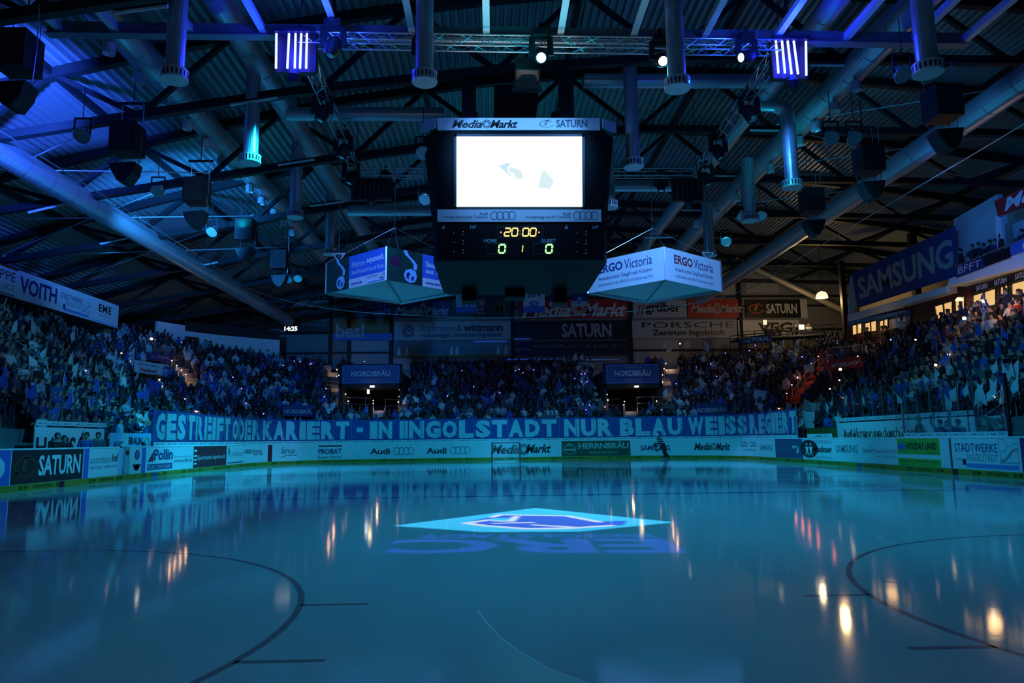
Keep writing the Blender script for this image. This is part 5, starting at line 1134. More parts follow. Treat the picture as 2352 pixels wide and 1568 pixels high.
for i, (u0, u1, ch) in enumerate(((113, 142, 'D'), (233, 260, ''))):
    a, b = P(u0, 740, x=-25.2), P(u1, 740, x=-25.2); w_ = .75; mb = MB(); mb.box((-25.5, (a.y + b.y) / 2, 6.9), (.7, b.y - a.y - .5, 3.6)); pl_ = struct(mb, 'wall_pillar', mat('pillar_paint', (.5, .52, .52), .7))
    if ch: q = MB(); lay(q, plane((-25.14, (a.y + b.y) / 2 + .2, 7.6), (0, .5, 0), (0, 0, .7)), ch, 0, 1, 0, 1, 'r', o=.01); put(q, 'lettering', BLACK, pl_)
board('corner_sign', 'dark oval emblem sign on the white band in the far left corner', 'sign', (lambda g: g)(ribbon(u_s(418, e) , u_s(450, e), 8.75, 9.6, e - .1)), BLACK, [('Ford', .3, .7, .32, .66, GREY, 'r', .3)], [(GREY, lambda q, s: ring(q, s, .5, .5, .46, .42, .08))], th=.04)

# ================================================================ right side: boxes, balcony, big blue banner
BX = 24.4
def qs(bl, br, tl, tr, x=BX):
    A, B, Cc, D = [P(u, v, x=x) for u, v in (bl, br, tl, tr)]; n_ = (B - A).cross(Cc - A).normalized()
    g = lambda x_, y_, o=0.0: (A * (1 - x_) + B * x_) * (1 - y_) + (Cc * (1 - x_) + D * x_) * y_ + n_ * o
    g.w = (B - A).length; g.h = 99
    return g
def slab(g, name, mt, th, kind='structure', parent=None):
    q = MB(); vs = [g(x, y, d) for d in (-th, 0) for x, y in ((0, 0), (1, 0), (1, 1), (0, 1))]
    q.add(vs, [(4, 5, 6, 7), (3, 2, 1, 0), (0, 1, 5, 4), (2, 3, 7, 6), (0, 4, 7, 3), (1, 2, 6, 5)]); o = put(q, name, mt, parent)
    if kind: o['kind'] = kind
    return o
BWALL = mat('box_wall_red', (.05, .006, .006), .6)
slab(qs((1945, 800), (2420, 740), (1945, 726), (2420, 600), BX + .35), 'wall_boxes', BWALL, .3)
slab(qs((1947, 737), (2175, 672), (1947, 723), (2173, 657), BX - .25), 'trim_3', WHITE, .8)
slab(qs((1950, 752), (2080, 727), (1949, 737), (2080, 712), BX + .05), 'trim_4', mat('trim_lit_blue', (.06, .22, .5), .5), .3)  # blue light on this fascia band is put into its colour
slab(qs((2041, 757), (2079, 748), (2041, 727), (2079, 716), BX + .05), 'trim_5', WHITE, .3)
slab(qs((2175, 658), (2420, 596), (2180, 640), (2420, 553), BX - .7), 'floor_balcony', WHITE, 4.0)
slab(qs((2190, 640), (2292, 590), (2190, 504), (2290, 446), BX + .9), 'wall_box_upper', mat('wall_box_white', (.62, .66, .68), .6), .3)
slab(qs((2292, 600), (2440, 540), (2292, 500), (2440, 440), BX + 1.2), 'wall_box_upper', mat('wall_box_white', (.62, .66, .68), .6), .3)
slab(qs((2293, 600), (2306, 596), (2285, 497), (2298, 493), BX - .3), 'trim_6', WHITE, .1)
def rboard(bl, br, tl, tr, x, name, label, base, texts, cat='sign', patches=(), marks=(), th=.06): return board(name, label, cat, qs(bl, br, tl, tr, x), base, texts, marks, th=th, patches=patches)
sam = rboard((1969, 707), (2200, 633), (1957, 628), (2192, 519), BX + .1, 'hanging_banner', 'huge dark blue banner with pale spaced capitals on the right', mat('banner_navy', (.02, .045, .20), .75), [('SAMSUNG', .045, .975, .20, .80, mat('banner_pale', (.34, .35, .34), .8), 'b')], 'banner')
q = MB(); g = qs((1948, 728), (1966, 722), (1952, 640), (1960, 630), BX + .25)
q.add([g(i / 8, y, .06 * (i % 2)) for y in (0, 1) for i in range(9)], [(i, i + 1, i + 10, i + 9) for i in range(8)]); tag(put(q, 'hanging_cloth', mat('cloth_grey', (.35, .37, .38), .8)), 'gathered grey cloth at the left edge of the big dark blue banner', 'cloth')
rboard((2293, 498), (2440, 436), (2283, 462), (2440, 388), BX - .4, 'balcony_sign', 'red sign with slanted white lettering at the upper right edge', RED, [('Media', .12, .95, .14, .86, OFFW, 'b', .35)])
rboard((2231, 675), (2420, 622), (2231, 658), (2420, 598), BX - .2, 'box_fascia', 'black strip with repeated white capitals over the lit boxes', BLACK, [('SATURN', .07, .22, .2, .85, PALE, 'b'), ('SATURN', .31, .47, .2, .85, PALE, 'b'), ('SATURN', .57, .74, .2, .85, PALE, 'b')])
rboard((2196, 638), (2258, 615), (2196, 611), (2258, 590), BX - .8, 'balcony_cloth', 'navy cloth with spaced white capitals on the balcony rail', NAVY, [('BFFT', .08, .92, .22, .86, OFFW, 'r')])
rboard((2322, 586), (2420, 556), (2318, 560), (2420, 522), BX - .8, 'balcony_cloth', 'cloth with a white disc at the right end of the balcony rail', GB, [], marks=[(OFFW, lambda q, s: disc(q, s, .6, .4, .3, .6))])
q = MB(); tr_ = thing('balcony_railing', 'dark bar railing along the right balcony', 'railing', P(2288, 600, x=BX - .8))
for i in range(17): u = 2262 + i * 3.6; a = P(u, 613 - (u - 2262) * .37, x=BX - .78); b = P(u, 590 - (u - 2262) * .40, x=BX - .78); q.bar(a, b, .05, .05)
put(q, 'baluster', STEEL, tr_)
q = MB(); q.bar(P(2196, 612, x=BX - .78), P(2420, 520, x=BX - .78), .06, .06); put(q, 'handrail', ALU, tr_)
# lit windows: recessed warm rooms with frames
ROOM = mat('lit_room', (0, 0, 0), .5, emit=.85, ecol=(1.0, .60, .22)); ROOM2 = mat('lit_room_bright', (0, 0, 0), .5, emit=2.2, ecol=(1.0, .78, .48)); FRM = mat('window_frame_dark', (.03, .02, .02), .5)
WN = 0
for bl, br, tl, tr, mt in (((1958, 770), (1980, 765), (1957, 747), (1980, 741), ROOM), ((1987, 765), (2014, 760), (1986, 742), (2013.5, 735), ROOM), ((2020, 756), (2040, 752), (2020, 737), (2040, 731), ROOM),
                           ((2153, 742), (2188, 732), (2146, 703), (2188, 690), ROOM), ((2194, 726), (2217, 720), (2193, 686), (2216, 679), ROOM), ((2234, 715), (2288, 700), (2234, 678), (2288, 661), ROOM), ((2297, 700), (2316, 694), (2297, 659), (2316, 653), ROOM), ((2323, 694), (2400, 675), (2323, 651), (2400, 630), ROOM)):
    WN += 1; root = bpy.data.objects.new('window_%d' % WN, None); C.objects.link(root); root.location = P(*bl, x=BX + .02); root['kind'] = 'structure'
    slab(qs(bl, br, tl, tr, BX + .02), 'window_glow', mt, .02, None, root)
    q = MB(); g = qs(bl, br, tl, tr, BX - .02)
    for (a, b) in (((0, 0), (1, 0)), ((1, 0), (1, 1)), ((1, 1), (0, 1)), ((0, 1), (0, 0)), ((.5, 0), (.5, 1))): q.bar(g(*a), g(*b), .07, .07, up=(1, 0, 0))
    put(q, 'window_frame', FRM, root)
for i, (u, v) in enumerate(((2203, 689), (2259, 694), (1976, 750))):
    p = P(u, v, x=BX - .25); r_ = thing('room_lamp', 'bright warm lamp glowing in the right boxes, %s' % ('upper middle one', 'beside the blue flag', 'leftmost window')[i], 'lamp', p)
    q = MB(); q.lathe([(.001, .16), (.10, .14), (.19, .0), (.19, -.03), (.001, -.05)] if i < 2 else [(.001, .08), (.06, 0), (.001, -.08)], p, 12); put(q, 'shade', mat('lamp_shade_lit', (0, 0, 0), .5, emit=1.4, ecol=(1, .82, .52)), r_)
lamp('box_glow', 'POINT', P(2215, 720, x=BX - 1.6), WARM, 28, size=.3); lamp('box_glow', 'POINT', P(2300, 690, x=BX - 1.6), WARM, 30, size=.3); lamp('box_glow', 'POINT', P(2000, 760, x=BX - 1.3), WARM, 14, size=.3)
# warm dome lamp, sloping lit duct and camera platform in the far right corner
p = P(1888, 684, y=28.0); r_ = thing('dome_lamp', 'bright warm dome lamp in the far right corner', 'lamp', p)
q = MB(); q.lathe([(.02, .55), (.10, .5), (.30, .42), (.42, .22), (.46, .0), (.44, .0), (.40, .2), (.05, .42)], p, 20); put(q, 'dome', mat('dome_lit', (.6, .55, .45), .4, emit=1.2, ecol=(1, .84, .50)), r_)
q = MB(); q.lathe([(.001, .02), (.16, .06), (.2, .18), (.14, .3), (.001, .33)], p, 14); put(q, 'bulb', mat('bulb_lit', (0, 0, 0), .4, emit=2.0, ecol=(1, .86, .5)), r_)
q = MB(); q.tube(p + Vector((0, 0, .55)), (p.x, p.y, deck_z(p.x) - .3), .02, 6); put(q, 'pendant_rod', STEEL, r_)
lamp('dome_glow', 'POINT', p + Vector((-.1, -.3, -.35)), (1, .62, .22), 330, size=.25)
q = MB(); a, b = P(1690, 596, y=33.5), P(1965, 726, y=33.5); q.tube(a, b, .24, 16)
for k in range(1, 14): t = k / 14; q.tube(a.lerp(b, t - .003), a.lerp(b, t + .003), .26, 16, cap=False)
tag(put(q, 'sloping_duct', mat('duct_pale', (.6, .58, .5), .35, .5)), 'sloping pale duct lit warm beside the dome lamp', 'duct')
mb = MB()
for u, w_ in ((1934, .35), (2103, .4)): p = P(u, 640, x=BX + 2.2 if u > 2000 else 25.5); mb.box((p.x, p.y, 9.0), (w_, w_, 11))
struct(mb, 'wall_column', STEEL)
slab(qs((1975, 735), (2200, 668), (1975, 690), (2200, 600), BX + 5.5), 'wall_box_rear', mat('rear_cladding', (.40, .36, .28), .7), .2)
pf = thing('camera_platform', 'steel tube camera platform with lit people in front of the pale wall boards', 'platform', P(1800, 785, y=32.5))
q = MB(); PF = lambda u, v, y=32.5: P(u, v, y=y)
a, b = PF(1696, 776), PF(1920, 764); q.add([a, b, b + Vector((0, 2.2, 0)), a + Vector((0, 2.2, 0))] + [c - Vector((0, 0, .12)) for c in (a, b, b + Vector((0, 2.2, 0)), a + Vector((0, 2.2, 0)))], [(0, 1, 2, 3), (7, 6, 5, 4), (0, 4, 5, 1), (1, 5, 6, 2), (2, 6, 7, 3), (3, 7, 4, 0)]); put(q, 'deck', mat('platform_deck', (.06, .07, .10), .7), pf)
for dy in (0, 2.2):
    q = MB()
    for v0, v1 in ((763, 748), (769, 756)): q.tube(PF(1696, v0) + Vector((0, dy, 0)), PF(1920, v1 - 4) + Vector((0, dy, 0)), .03, 6)
    put(q, 'rail', STEEL, pf)
    q = MB()
    for k in range(7): u = 1696 + 224 * k / 6; a = PF(u, 763 - 15 * k / 6) + Vector((0, dy, 0)); q.tube(a, (a.x, a.y, 6.0), .035, 6)
    put(q, 'upright', STEEL, pf)
for i, (u, v, s_) in enumerate(((1757, 740, .26), (1841, 751, .40))):
    p = PF(u, v); r_ = thing('work_light', 'bright work light on the camera platform, %s one' % ('hanging left', 'large right')[i], 'lamp', p)
    q = MB(); q.box(p, (s_ * 1.1, .08, s_ * 1.5 if i == 0 else s_)); put(q, 'light_face', mat('work_lit_%d' % i, (0, 0, 0), .4, emit=(1.0, 1.6)[i], ecol=(1, .85, .55)), r_)
    q = MB(); q.box(p + Vector((0, .1, 0)), (s_ * 1.2, .12, s_ * 1.55 if i == 0 else s_ * 1.1)); q.tube(p + Vector((0, .1, -.2)), p + Vector((0, .1, -.9)), .02, 5); put(q, 'light_case', STEEL, r_)
lamp('platform_glow', 'POINT', PF(1841, 748) + Vector((0, -.6, .2)), (1, .7, .35), 70, size=.2)
# ================================================================ people
def skin_person(J, bones, sub=1):
    """one continuous body grown over a posed skeleton; J: joint -> (x, y, z, radius)"""
    names = list(J); me = bpy.data.meshes.new('p'); me.from_pydata([J[n][:3] for n in names], [(names.index(a), names.index(b)) for a, b in bones], [])
    o = bpy.data.objects.new('p', me); C.objects.link(o)
    o.modifiers.new('skin', 'SKIN')
    sv = me.skin_vertices[0].data
    for i, n in enumerate(names):
        r = J[n][3]; sv[i].radius = (r, r) if not isinstance(r, tuple) else r; sv[i].use_root = n == 'pelvis'
    if sub: mm = o.modifiers.new('s', 'SUBSURF'); mm.levels = sub; mm.render_levels = sub
    dg = bpy.context.evaluated_depsgraph_get(); dg.update()
    out = bpy.data.meshes.new_from_object(o.evaluated_get(dg))
    bpy.data.objects.remove(o); bpy.data.meshes.remove(me)
    return out
def std_joints(pose, lean=0.0):
    J = {'pelvis': (0, 0, .96, .15), 'belly': (0, -.01, 1.12, .155), 'chest': (0, 0, 1.32, (.17, .14)), 'neck': (0, .0, 1.48, .062), 'skull': (0, -.015, 1.60, .092), 'crown': (0, .0, 1.70, .085), 'nose': (0, -.125, 1.605, .022)}
    for s, sx in (('l', 1), ('r', -1)):
        J['sh' + s] = (sx * .19, .01, 1.40, .072)
        if pose == 0: J['el' + s] = (sx * .25, .05, 1.13, .05); J['wr' + s] = (sx * .22, -.08, .90, .036); J['ha' + s] = (sx * .20, -.12, .82, .04)
        if pose == 1: J['el' + s] = (sx * .34, -.04, 1.62, .05); J['wr' + s] = (sx * .28, -.08, 1.88, .036); J['ha' + s] = (sx * .27, -.09, 1.98, .042)
        if pose == 2 and s == 'r': J['elr'] = (-.33, -.06, 1.60, .05); J['wrr'] = (-.26, -.10, 1.86, .036); J['har'] = (-.25, -.11, 1.95, .042)
        if pose == 2 and s == 'l': J['ell'] = (.26, .03, 1.14, .05); J['wrl'] = (.16, -.18, 1.04, .036); J['hal'] = (.10, -.22, 1.06, .04)
        if pose == 3: J['el' + s] = (sx * .27, -.06, 1.15, .05); J['wr' + s] = (sx * .10, -.28, 1.26, .036); J['ha' + s] = (sx * .04, -.32, 1.33, .042)
        if pose == 4: J['el' + s] = (sx * .24, -.10, 1.14, .05); J['wr' + s] = (sx * .16, -.30, 1.02, .036); J['ha' + s] = (sx * .12, -.37, 1.02, .042)
        if pose < 5: J['hip' + s] = (sx * .095, 0, .88, .10); J['kn' + s] = (sx * .11, -.02, .48, .066); J['an' + s] = (sx * .12, .02, .09, .045); J['to' + s] = (sx * .14, -.14, .05, .045)
    return J
BONES = [('pelvis', 'belly'), ('belly', 'chest'), ('chest', 'neck'), ('neck', 'skull'), ('skull', 'crown'), ('skull', 'nose')] + [(a + s, b + s) for s in 'lr' for a, b in (('sh', 'el'), ('el', 'wr'), ('wr', 'ha'), ('hip', 'kn'), ('kn', 'an'), ('an', 'to'))] + [('chest', 'shl'), ('chest', 'shr'), ('pelvis', 'hipl'), ('pelvis', 'hipr')]
KIND = {'skull': 0, 'nose': 0, 'crown': 0, 'neck': 0, 'ha': 0, 'pelvis': 3, 'belly': 2, 'chest': 2, 'sh': 2, 'el': 2, 'wr': 2, 'hip': 3, 'kn': 3, 'an': 3, 'to': 1}
def paint(me, J):
    """material index per face by nearest bone: 0 skin, 1 hair and shoes, 2 top, 3 trousers"""
    names = list(J); pts = np.array([J[n][:3] for n in names]); idx = []
    for p in me.polygons:
        c = np.array(p.center); n = names[int(np.argmin(((pts - c) ** 2).sum(1)))]; k = KIND.get(n, KIND.get(n[:2], KIND.get(n[:3], 2)))
        if n in ('skull', 'crown') and (c[2] > J['skull'][2] + .07 or (c[1] > J['skull'][1] + .035 and c[2] > J['skull'][2] - .05)): k = 1
        idx.append(k)
    me.polygons.foreach_set('material_index', idx); me.polygons.foreach_set('use_smooth', [True] * len(idx))
SKIN = mat('skin', (.42, .27, .20), .55); HAIRD = mat('hair_dark', (.03, .022, .018), .6); HAIRB = mat('hair_fair', (.22, .15, .07), .6)
TOPS = [('black', mat('cloth_black', (.014, .015, .018), .85)), ('navy', mat('cloth_navy', (.02, .03, .09), .85)), ('grey', mat('cloth_grey_dark', (.10, .11, .12), .85)), ('white', mat('cloth_white', (.62, .65, .68), .85)), ('blue', mat('cloth_blue', (.03, .10, .38), .85)), ('dark red', mat('cloth_red', (.20, .02, .02), .85)), ('pale blue', mat('cloth_pale', (.28, .40, .52), .85))]
WTS = [.34, .24, .14, .11, .09, .03, .05]
JEANS = mat('jeans', (.025, .03, .05), .85)
NEAR = []; FAR = []
for pose in range(5):
    J = std_joints(pose); a = skin_person(J, BONES, 1); paint(a, J)
    for mt in (SKIN, HAIRD, TOPS[0][1], JEANS): a.materials.append(mt)
    NEAR.append(a); b = skin_person(J, BONES, 0); paint(b, J); FAR.append(b)
def spectator(p, nrm, pose, top, label, group, hair=HAIRD, scale=1.0, name='spectator', turn=0.0, legs=None):
    o = bpy.data.objects.new(name, NEAR[pose]); C.objects.link(o); o.location = p
    o.rotation_euler = (0, 0, math.atan2(nrm.y, nrm.x) - math.pi / 2 + turn); o.scale = (scale * RND.uniform(.96, 1.06), scale, scale)
    for k, mt in ((1, hair), (2, top), (3, legs or JEANS)):
        o.material_slots[k].link = 'OBJECT'; o.material_slots[k].material = mt
    return tag(o, label, 'person', group)
# seats of the whole bowl
def on_stairs(u, v):
    for pts, sd_ in STAIRS:
        pp = sorted(pts, key=lambda a: a[1])
        if pp[0][1] - 6 < v < pp[-1][1] + 6:
            x = np.interp(v, [a[1] for a in pp], [a[0] for a in pp]) + sd_ * 14
            if abs(u - x) < (17 if sd_ else 20): return True
    return False
cand = []
for r in range(NR):
    off = row_off(r) + .32; s = 2.0; k = 0
    while s < S5 - 2.0:
        s += RND.uniform(.44, .62) * (RC / (RC + off) if S1 < s < S2 or S3 < s < S4 else 1)
        p, n = pn(s); q = rp(s, off, row_z(r, s))
        if q.y < -12: continue
        u, v = proj(q + Vector((0, 0, 1.5)))
        if not (-60 < u < 2412): continue
        if on_stairs(*proj(q + Vector((0, 0, .7)))) or on_stairs(*proj(q + Vector((0, 0, 1.3)))): continue
        if portal_gap(s, off + .3) or portal_gap(s, off): continue
        if q.x > 0 and q.y < 24 and off > BX - HW - .1 and s > S4: continue
        if q.x < 0 and q.y < 19 and off > 9.0: continue
        if r <= 1 and (s < s_at(250) or s > s_at(1845)): continue
        if any(a < u < b and c < v + e_ < d_ and (q - CAM).length < ln + .4 for a, b, c, d_, ln in CLEAR for e_ in (0, -5, 14)): continue
        if RND.random() < .04: continue
        cand.append((( q - CAM).length, r, s, q, n))
side = lambda c: 'left stand' if c[2] < S1 - 1 else 'right stand' if c[2] > S4 + 1 else 'far stand'
order = sorted(range(len(cand)), key=lambda i: cand[i][0])
# those largest in the picture become people of their own; the rest is one crowd
NIND = 268
ind = set(order[:NIND])
cnt = {}; lab_i = {}
for i in sorted(ind, key=lambda i: cand[i][2] if side(cand[i]) == 'left stand' else -cand[i][2]):
    k = (side(cand[i]), cand[i][1]); cnt[k] = cnt.get(k, 0) + 1; lab_i[i] = (k, cnt[k] - 1)
def pick_top(q):
    u, v = proj(q + Vector((0, 0, 1.5))); wts = list(WTS)
    if u < 330 and v < 860: wts = [.28, .2, .14, .18, .06, .02, .12]
    if u < 560 and v > 860: wts = [.28, .22, .1, .12, .2, .01, .07]
    if u > 1830: wts = [.36, .2, .12, .07, .17, .06, .02]
    return RND.choices(range(len(TOPS)), wts)[0]
for i in ind:
    d, r, s, q, n = cand[i]; (sd, row), k = lab_i[i]; t = pick_top(q); pose = RND.choices(range(5), [.52, .04, .07, .22, .15])[0]
    spectator(q + n * RND.uniform(-.06, .12), n, pose, TOPS[t][1], 'spectator in %s top, %s row of the %s, %s from the camera end' % (TOPS[t][0], ordinal(row), sd, ordinal(k)), 'spectators in the ' + sd, RND.choice((HAIRD, HAIRD, HAIRB)), RND.uniform(.93, 1.05), turn=RND.uniform(-.5, .5))
rest = [c for i, c in enumerate(cand) if i not in ind]
V, Fc, Ls, Cl = [], [], [], []; base = 0
SRC = []
for me in FAR:
    co = np.empty(len(me.vertices) * 3, 'f'); me.vertices.foreach_get('co', co); fs = [tuple(p.vertices) for p in me.polygons]; mi = [p.material_index for p in me.polygons]
    vm = np.zeros(len(me.vertices), int)
    for f_, m_ in zip(fs, mi):
        for v_ in f_: vm[v_] = max(vm[v_], 0) if m_ == 0 else m_
    SRC.append((co.reshape(-1, 3), fs, vm))
for c in rest:
    d, r, s, q, n = c; pose = RND.choices(range(5), [.56, .04, .06, .20, .14])[0]; co, fs, vm = SRC[pose]
    a = math.atan2(n.y, n.x) - math.pi / 2 + RND.uniform(-.5, .5); sc = RND.uniform(.92, 1.06); ca, sa = math.cos(a) * sc, math.sin(a) * sc
    qq = q + n * RND.uniform(-.08, .15)
    V.append(np.stack([co[:, 0] * ca - co[:, 1] * sa + qq.x, co[:, 0] * sa + co[:, 1] * ca + qq.y, co[:, 2] * sc + qq.z], 1))
    t = pick_top(q); tc = TOPS[t][1].node_tree.nodes['Principled BSDF'].inputs['Base Color'].default_value; sk = RND.uniform(.8, 1.1)
    pal = np.array([(.42 * sk, .27 * sk, .20 * sk, 1), (.03, .022, .018, 1), tuple(tc), (.025, .03, .05, 1)]); Cl.append(pal[vm])
    Fc += [tuple(i + base for i in f_) for f_ in fs]; base += len(co)
me = bpy.data.meshes.new('crowd'); me.from_pydata(np.concatenate(V), [], Fc); at = me.color_attributes.new('cloth', 'FLOAT_COLOR', 'POINT'); at.data.foreach_set('color', np.concatenate(Cl).astype('f').ravel())
mm = bpy.data.materials.new('crowd_cloth'); mm.use_nodes = True; an = mm.node_tree.nodes.new('ShaderNodeAttribute'); an.attribute_name = 'cloth'; mm.node_tree.links.new(an.outputs['Color'], mm.node_tree.nodes['Principled BSDF'].inputs['Base Color']); mm.node_tree.nodes['Principled BSDF'].inputs['Roughness'].default_value = .8
me.materials.append(mm); co_ = bpy.data.objects.new('crowd', me); C.objects.link(co_); tag(co_, 'dense dark crowd of standing fans filling the far stands', 'crowd', kind='stuff')

# dark figures behind the boards and on the balcony
def person_at(u, v_head, y=None, off=None, pose=0, top=0, label='', turn=0.0, stand=None, hair=HAIRD, sc=1.0):
    if off is not None: s = u_s(u, off); p, n = pn(s); b = rp(s, off, 0)
    else: n = Vector((0, 1, 0)); b = P(u, v_head, y=y) if y is not None else P(u, v_head, x=stand); n = Vector((0, 1, 0)) if y is not None else Vector((1, 0, 0))
    d = ray(u, v_head); k = math.hypot(b.x - CAM.x, b.y - CAM.y) / math.hypot(d.x, d.y); z = CAM.z + d.z * k
    o = spectator(Vector((b.x, b.y, z - 1.76 * sc)), n, pose, TOPS[top][1], label, None, hair, sc, 'person', turn)
    h = MB(); h.lathe([(.001, .115), (.06, .10), (.092, .05), (.098, -.02), (.085, -.07)], (0, .012, 1.655), 14)
    ho = put(h, 'hair', hair, o, smooth=True, world=False); return o
for u, v, off, pose, top, lab, tn, sc in ((141, 993, .75, 4, 0, 'person in black sitting at the timekeepers bench before the dark red capitals', -.9, .98), (156, 999, 1.2, 0, 0, 'person in dark clothes half hidden behind the black-clad timekeeper', -.5, .95), (208, 992, .85, 4, 4, 'person in a blue jacket looking right at the timekeepers bench', -1.3, 1), (233, 992, .75, 4, 2, 'person with collar-length hair at the right end of the timekeepers bench', -1.2, .98), (338, 1015, .8, 0, 0, 'person whose dark head shows low before the green ring emblem', 0, .8),
                                          (2101, 955, .7, 0, 0, 'large dark person standing with their back to the ice, right bench', 2.9, 1.08), (2146, 963, .8, 2, 1, 'dark person with raised bottle, left one of the right bench group', .3, 1), (2166, 965, .9, 3, 0, 'dark person in the middle of the right bench group', .2, 1), (2188, 962, .75, 2, 1, 'dark person leaning at the right of the bench group', .6, 1.02), (2250, 955, .8, 0, 0, 'broad dark person at the right end of the bench glass', .3, 1.05), (2282, 962, .9, 0, 0, 'dark person beside the white riser signs', -.4, .98)):
    person_at(u, v, off=off, pose=pose, top=top, label=lab, turn=tn, sc=sc)
for i, (u, v) in enumerate(((2205, 570), (2232, 560), (2246, 556), (2258, 558), (2272, 550), (2284, 548), (2297, 536), (2345, 525))): person_at(u, v, stand=BX - .25, pose=(0, 3, 4)[i % 3], top=i % 2, label='dark person standing on the right balcony, %s from its left end' % ORD[i], turn=(i % 3 - 1) * .5)
for i, (u, v) in enumerate(((1762, 748), (1776, 747), (1790, 746), (1826, 742), (1856, 740))): person_at(u, v, y=33.2, pose=(0, 4, 3)[i % 3], top=(0, 1, 0, 2, 3)[i], label='person on the camera platform, %s from the left' % ORD[i], sc=.98)
for i, (u, v) in enumerate(((1991, 751), (2025, 748), (2033, 747), (2070, 728), (2176, 712), (2245, 690), (2308, 661), (2338, 663))): person_at(u, v, stand=BX - .55, pose=(0, 0, 3, 2)[i % 4], top=(0, 0, 0, 3, 0, 0, 1, 0)[i], label='person in front of the lit boxes on the right, %s from the left' % ORD[i], turn=.4)
person_at(70, 768, off=6.0, pose=3, top=3, label='fan in a loose white jersey beside the sloping left railing', sc=1.08)
person_at(281, 850, off=3.4, pose=2, top=3, label='fan in a white striped jersey reaching right over the left stand', sc=1.12)
person_at(291, 914, off=2.5, pose=3, top=6, label='fan in a blue and white jersey low in the left corner', sc=1.1)
person_at(2290, 700, off=7.2, pose=0, top=0, label='fan with a striped scarf under the right boxes', sc=1.05)

# ---------------------------------------------------------------- the skater in front of the far boards
sp = P(1524, 1053, z=0); sk = thing('person', 'ice skater in striped jersey and pale helmet leaning left before the boards', 'person', sp)
def SJ(x, y, z, r): return (x, y, z, r)
SKJ = {'pelvis': SJ(.02, 0, .92, .16), 'belly': SJ(-.08, 0, 1.10, .17), 'chest': SJ(-.20, 0, 1.34, (.20, .17)), 'neck': SJ(-.30, 0, 1.50, .07), 'skull': SJ(-.38, -.01, 1.62, .10), 'crown': SJ(-.42, 0, 1.71, .09), 'nose': SJ(-.49, -.06, 1.60, .022),
       'shl': SJ(-.20, -.21, 1.42, .085), 'ell': SJ(-.36, -.32, 1.18, .065), 'wrl': SJ(-.55, -.26, 1.06, .045), 'hal': SJ(-.63, -.22, 1.03, .055), 'shr': SJ(-.20, .21, 1.42, .085), 'elr': SJ(-.16, .34, 1.14, .065), 'wrr': SJ(-.36, .36, .98, .045), 'har': SJ(-.44, .36, .95, .055),
       'hipl': SJ(.03, -.11, .86, .125), 'knl': SJ(-.02, -.13, .52, .09), 'anl': SJ(.10, -.12, .16, .06), 'tol': SJ(-.06, -.12, .10, .05), 'hipr': SJ(.05, .11, .86, .125), 'knr': SJ(.14, .13, .50, .09), 'anr': SJ(.34, .13, .20, .06), 'tor': SJ(.20, .13, .12, .05)}
bm_ = skin_person(SKJ, BONES, 2); paint(bm_, SKJ)
stripe = bpy.data.materials.new('striped_jersey'); stripe.use_nodes = True; nt = stripe.node_tree; tc = nt.nodes.new('ShaderNodeTexCoord'); wv = nt.nodes.new('ShaderNodeTexWave'); wv.bands_direction = 'Z'; wv.inputs['Scale'].default_value = 2.1
cr = nt.nodes.new('ShaderNodeValToRGB'); cr.color_ramp.elements[0].position = .66; cr.color_ramp.elements[0].color = (.015, .02, .03, 1); cr.color_ramp.elements[1].position = .72; cr.color_ramp.elements[1].color = (.6, .64, .66, 1)
nt.links.new(tc.outputs['Object'], wv.inputs['Vector']); nt.links.new(wv.outputs['Fac'], cr.inputs[0]); nt.links.new(cr.outputs[0], nt.nodes['Principled BSDF'].inputs['Base Color'])
for mt in (SKIN, HAIRD, stripe, mat('cloth_black')): bm_.materials.append(mt)
bo = bpy.data.objects.new('body', bm_); C.objects.link(bo); bo.parent = sk
q = MB(); R = Matrix.Rotation(-.35, 3, 'Y'); q.lathe([(.001, .155), (.07, .14), (.125, .08), (.14, .0), (.132, -.06), (.12, -.07)], sp + Vector((-.40, 0, 1.655)), 18, R); put(q, 'helmet', mat('helmet_cyan', (.55, .85, .88), .3), sk, smooth=True)
for x, y, z in ((.02, -.12, .0), (.27, .13, .04)):
    q = MB(); q.prism([sp + Vector((x + a, y, z + b)) for a, b in ((-.17, .06), (.12, .06), (.12, .24), (.02, .24), (-.05, .14), (-.17, .12))], Vector((0, -.045, 0)), Vector((0, .045, 0))); so = put(q, 'skate', RUBBER, sk)
    q = MB(); q.prism([sp + Vector((x + a, y, z + b)) for a, b in ((-.19, .02), (-.15, .0), (.12, .0), (.14, .02), (.10, .06), (-.14, .06))], Vector((0, -.008, 0)), Vector((0, .008, 0))); put(q, 'blade', ALU, so)
for z0, (x, y) in ((1.03, (-.63, -.22)), (.95, (-.44, .36))):
    q = MB(); c = sp + Vector((x, y, z0)); q.lathe([(.001, -.07), (.05, -.055), (.065, 0), (.05, .06), (.001, .07)], c, 10)
    for k in range(4): q.path([c + Vector((-.03, -.045 + .03 * k, 0)), c + Vector((-.09, -.045 + .03 * k, -.02)), c + Vector((-.11, -.04 + .028 * k, -.06))], [.02, .018, .014], 6)
    q.path([c + Vector((0, -.05, .02)), c + Vector((-.05, -.08, .02)), c + Vector((-.08, -.075, 0))], [.02, .018, .014], 6); put(q, 'glove', RUBBER, sk, smooth=True)

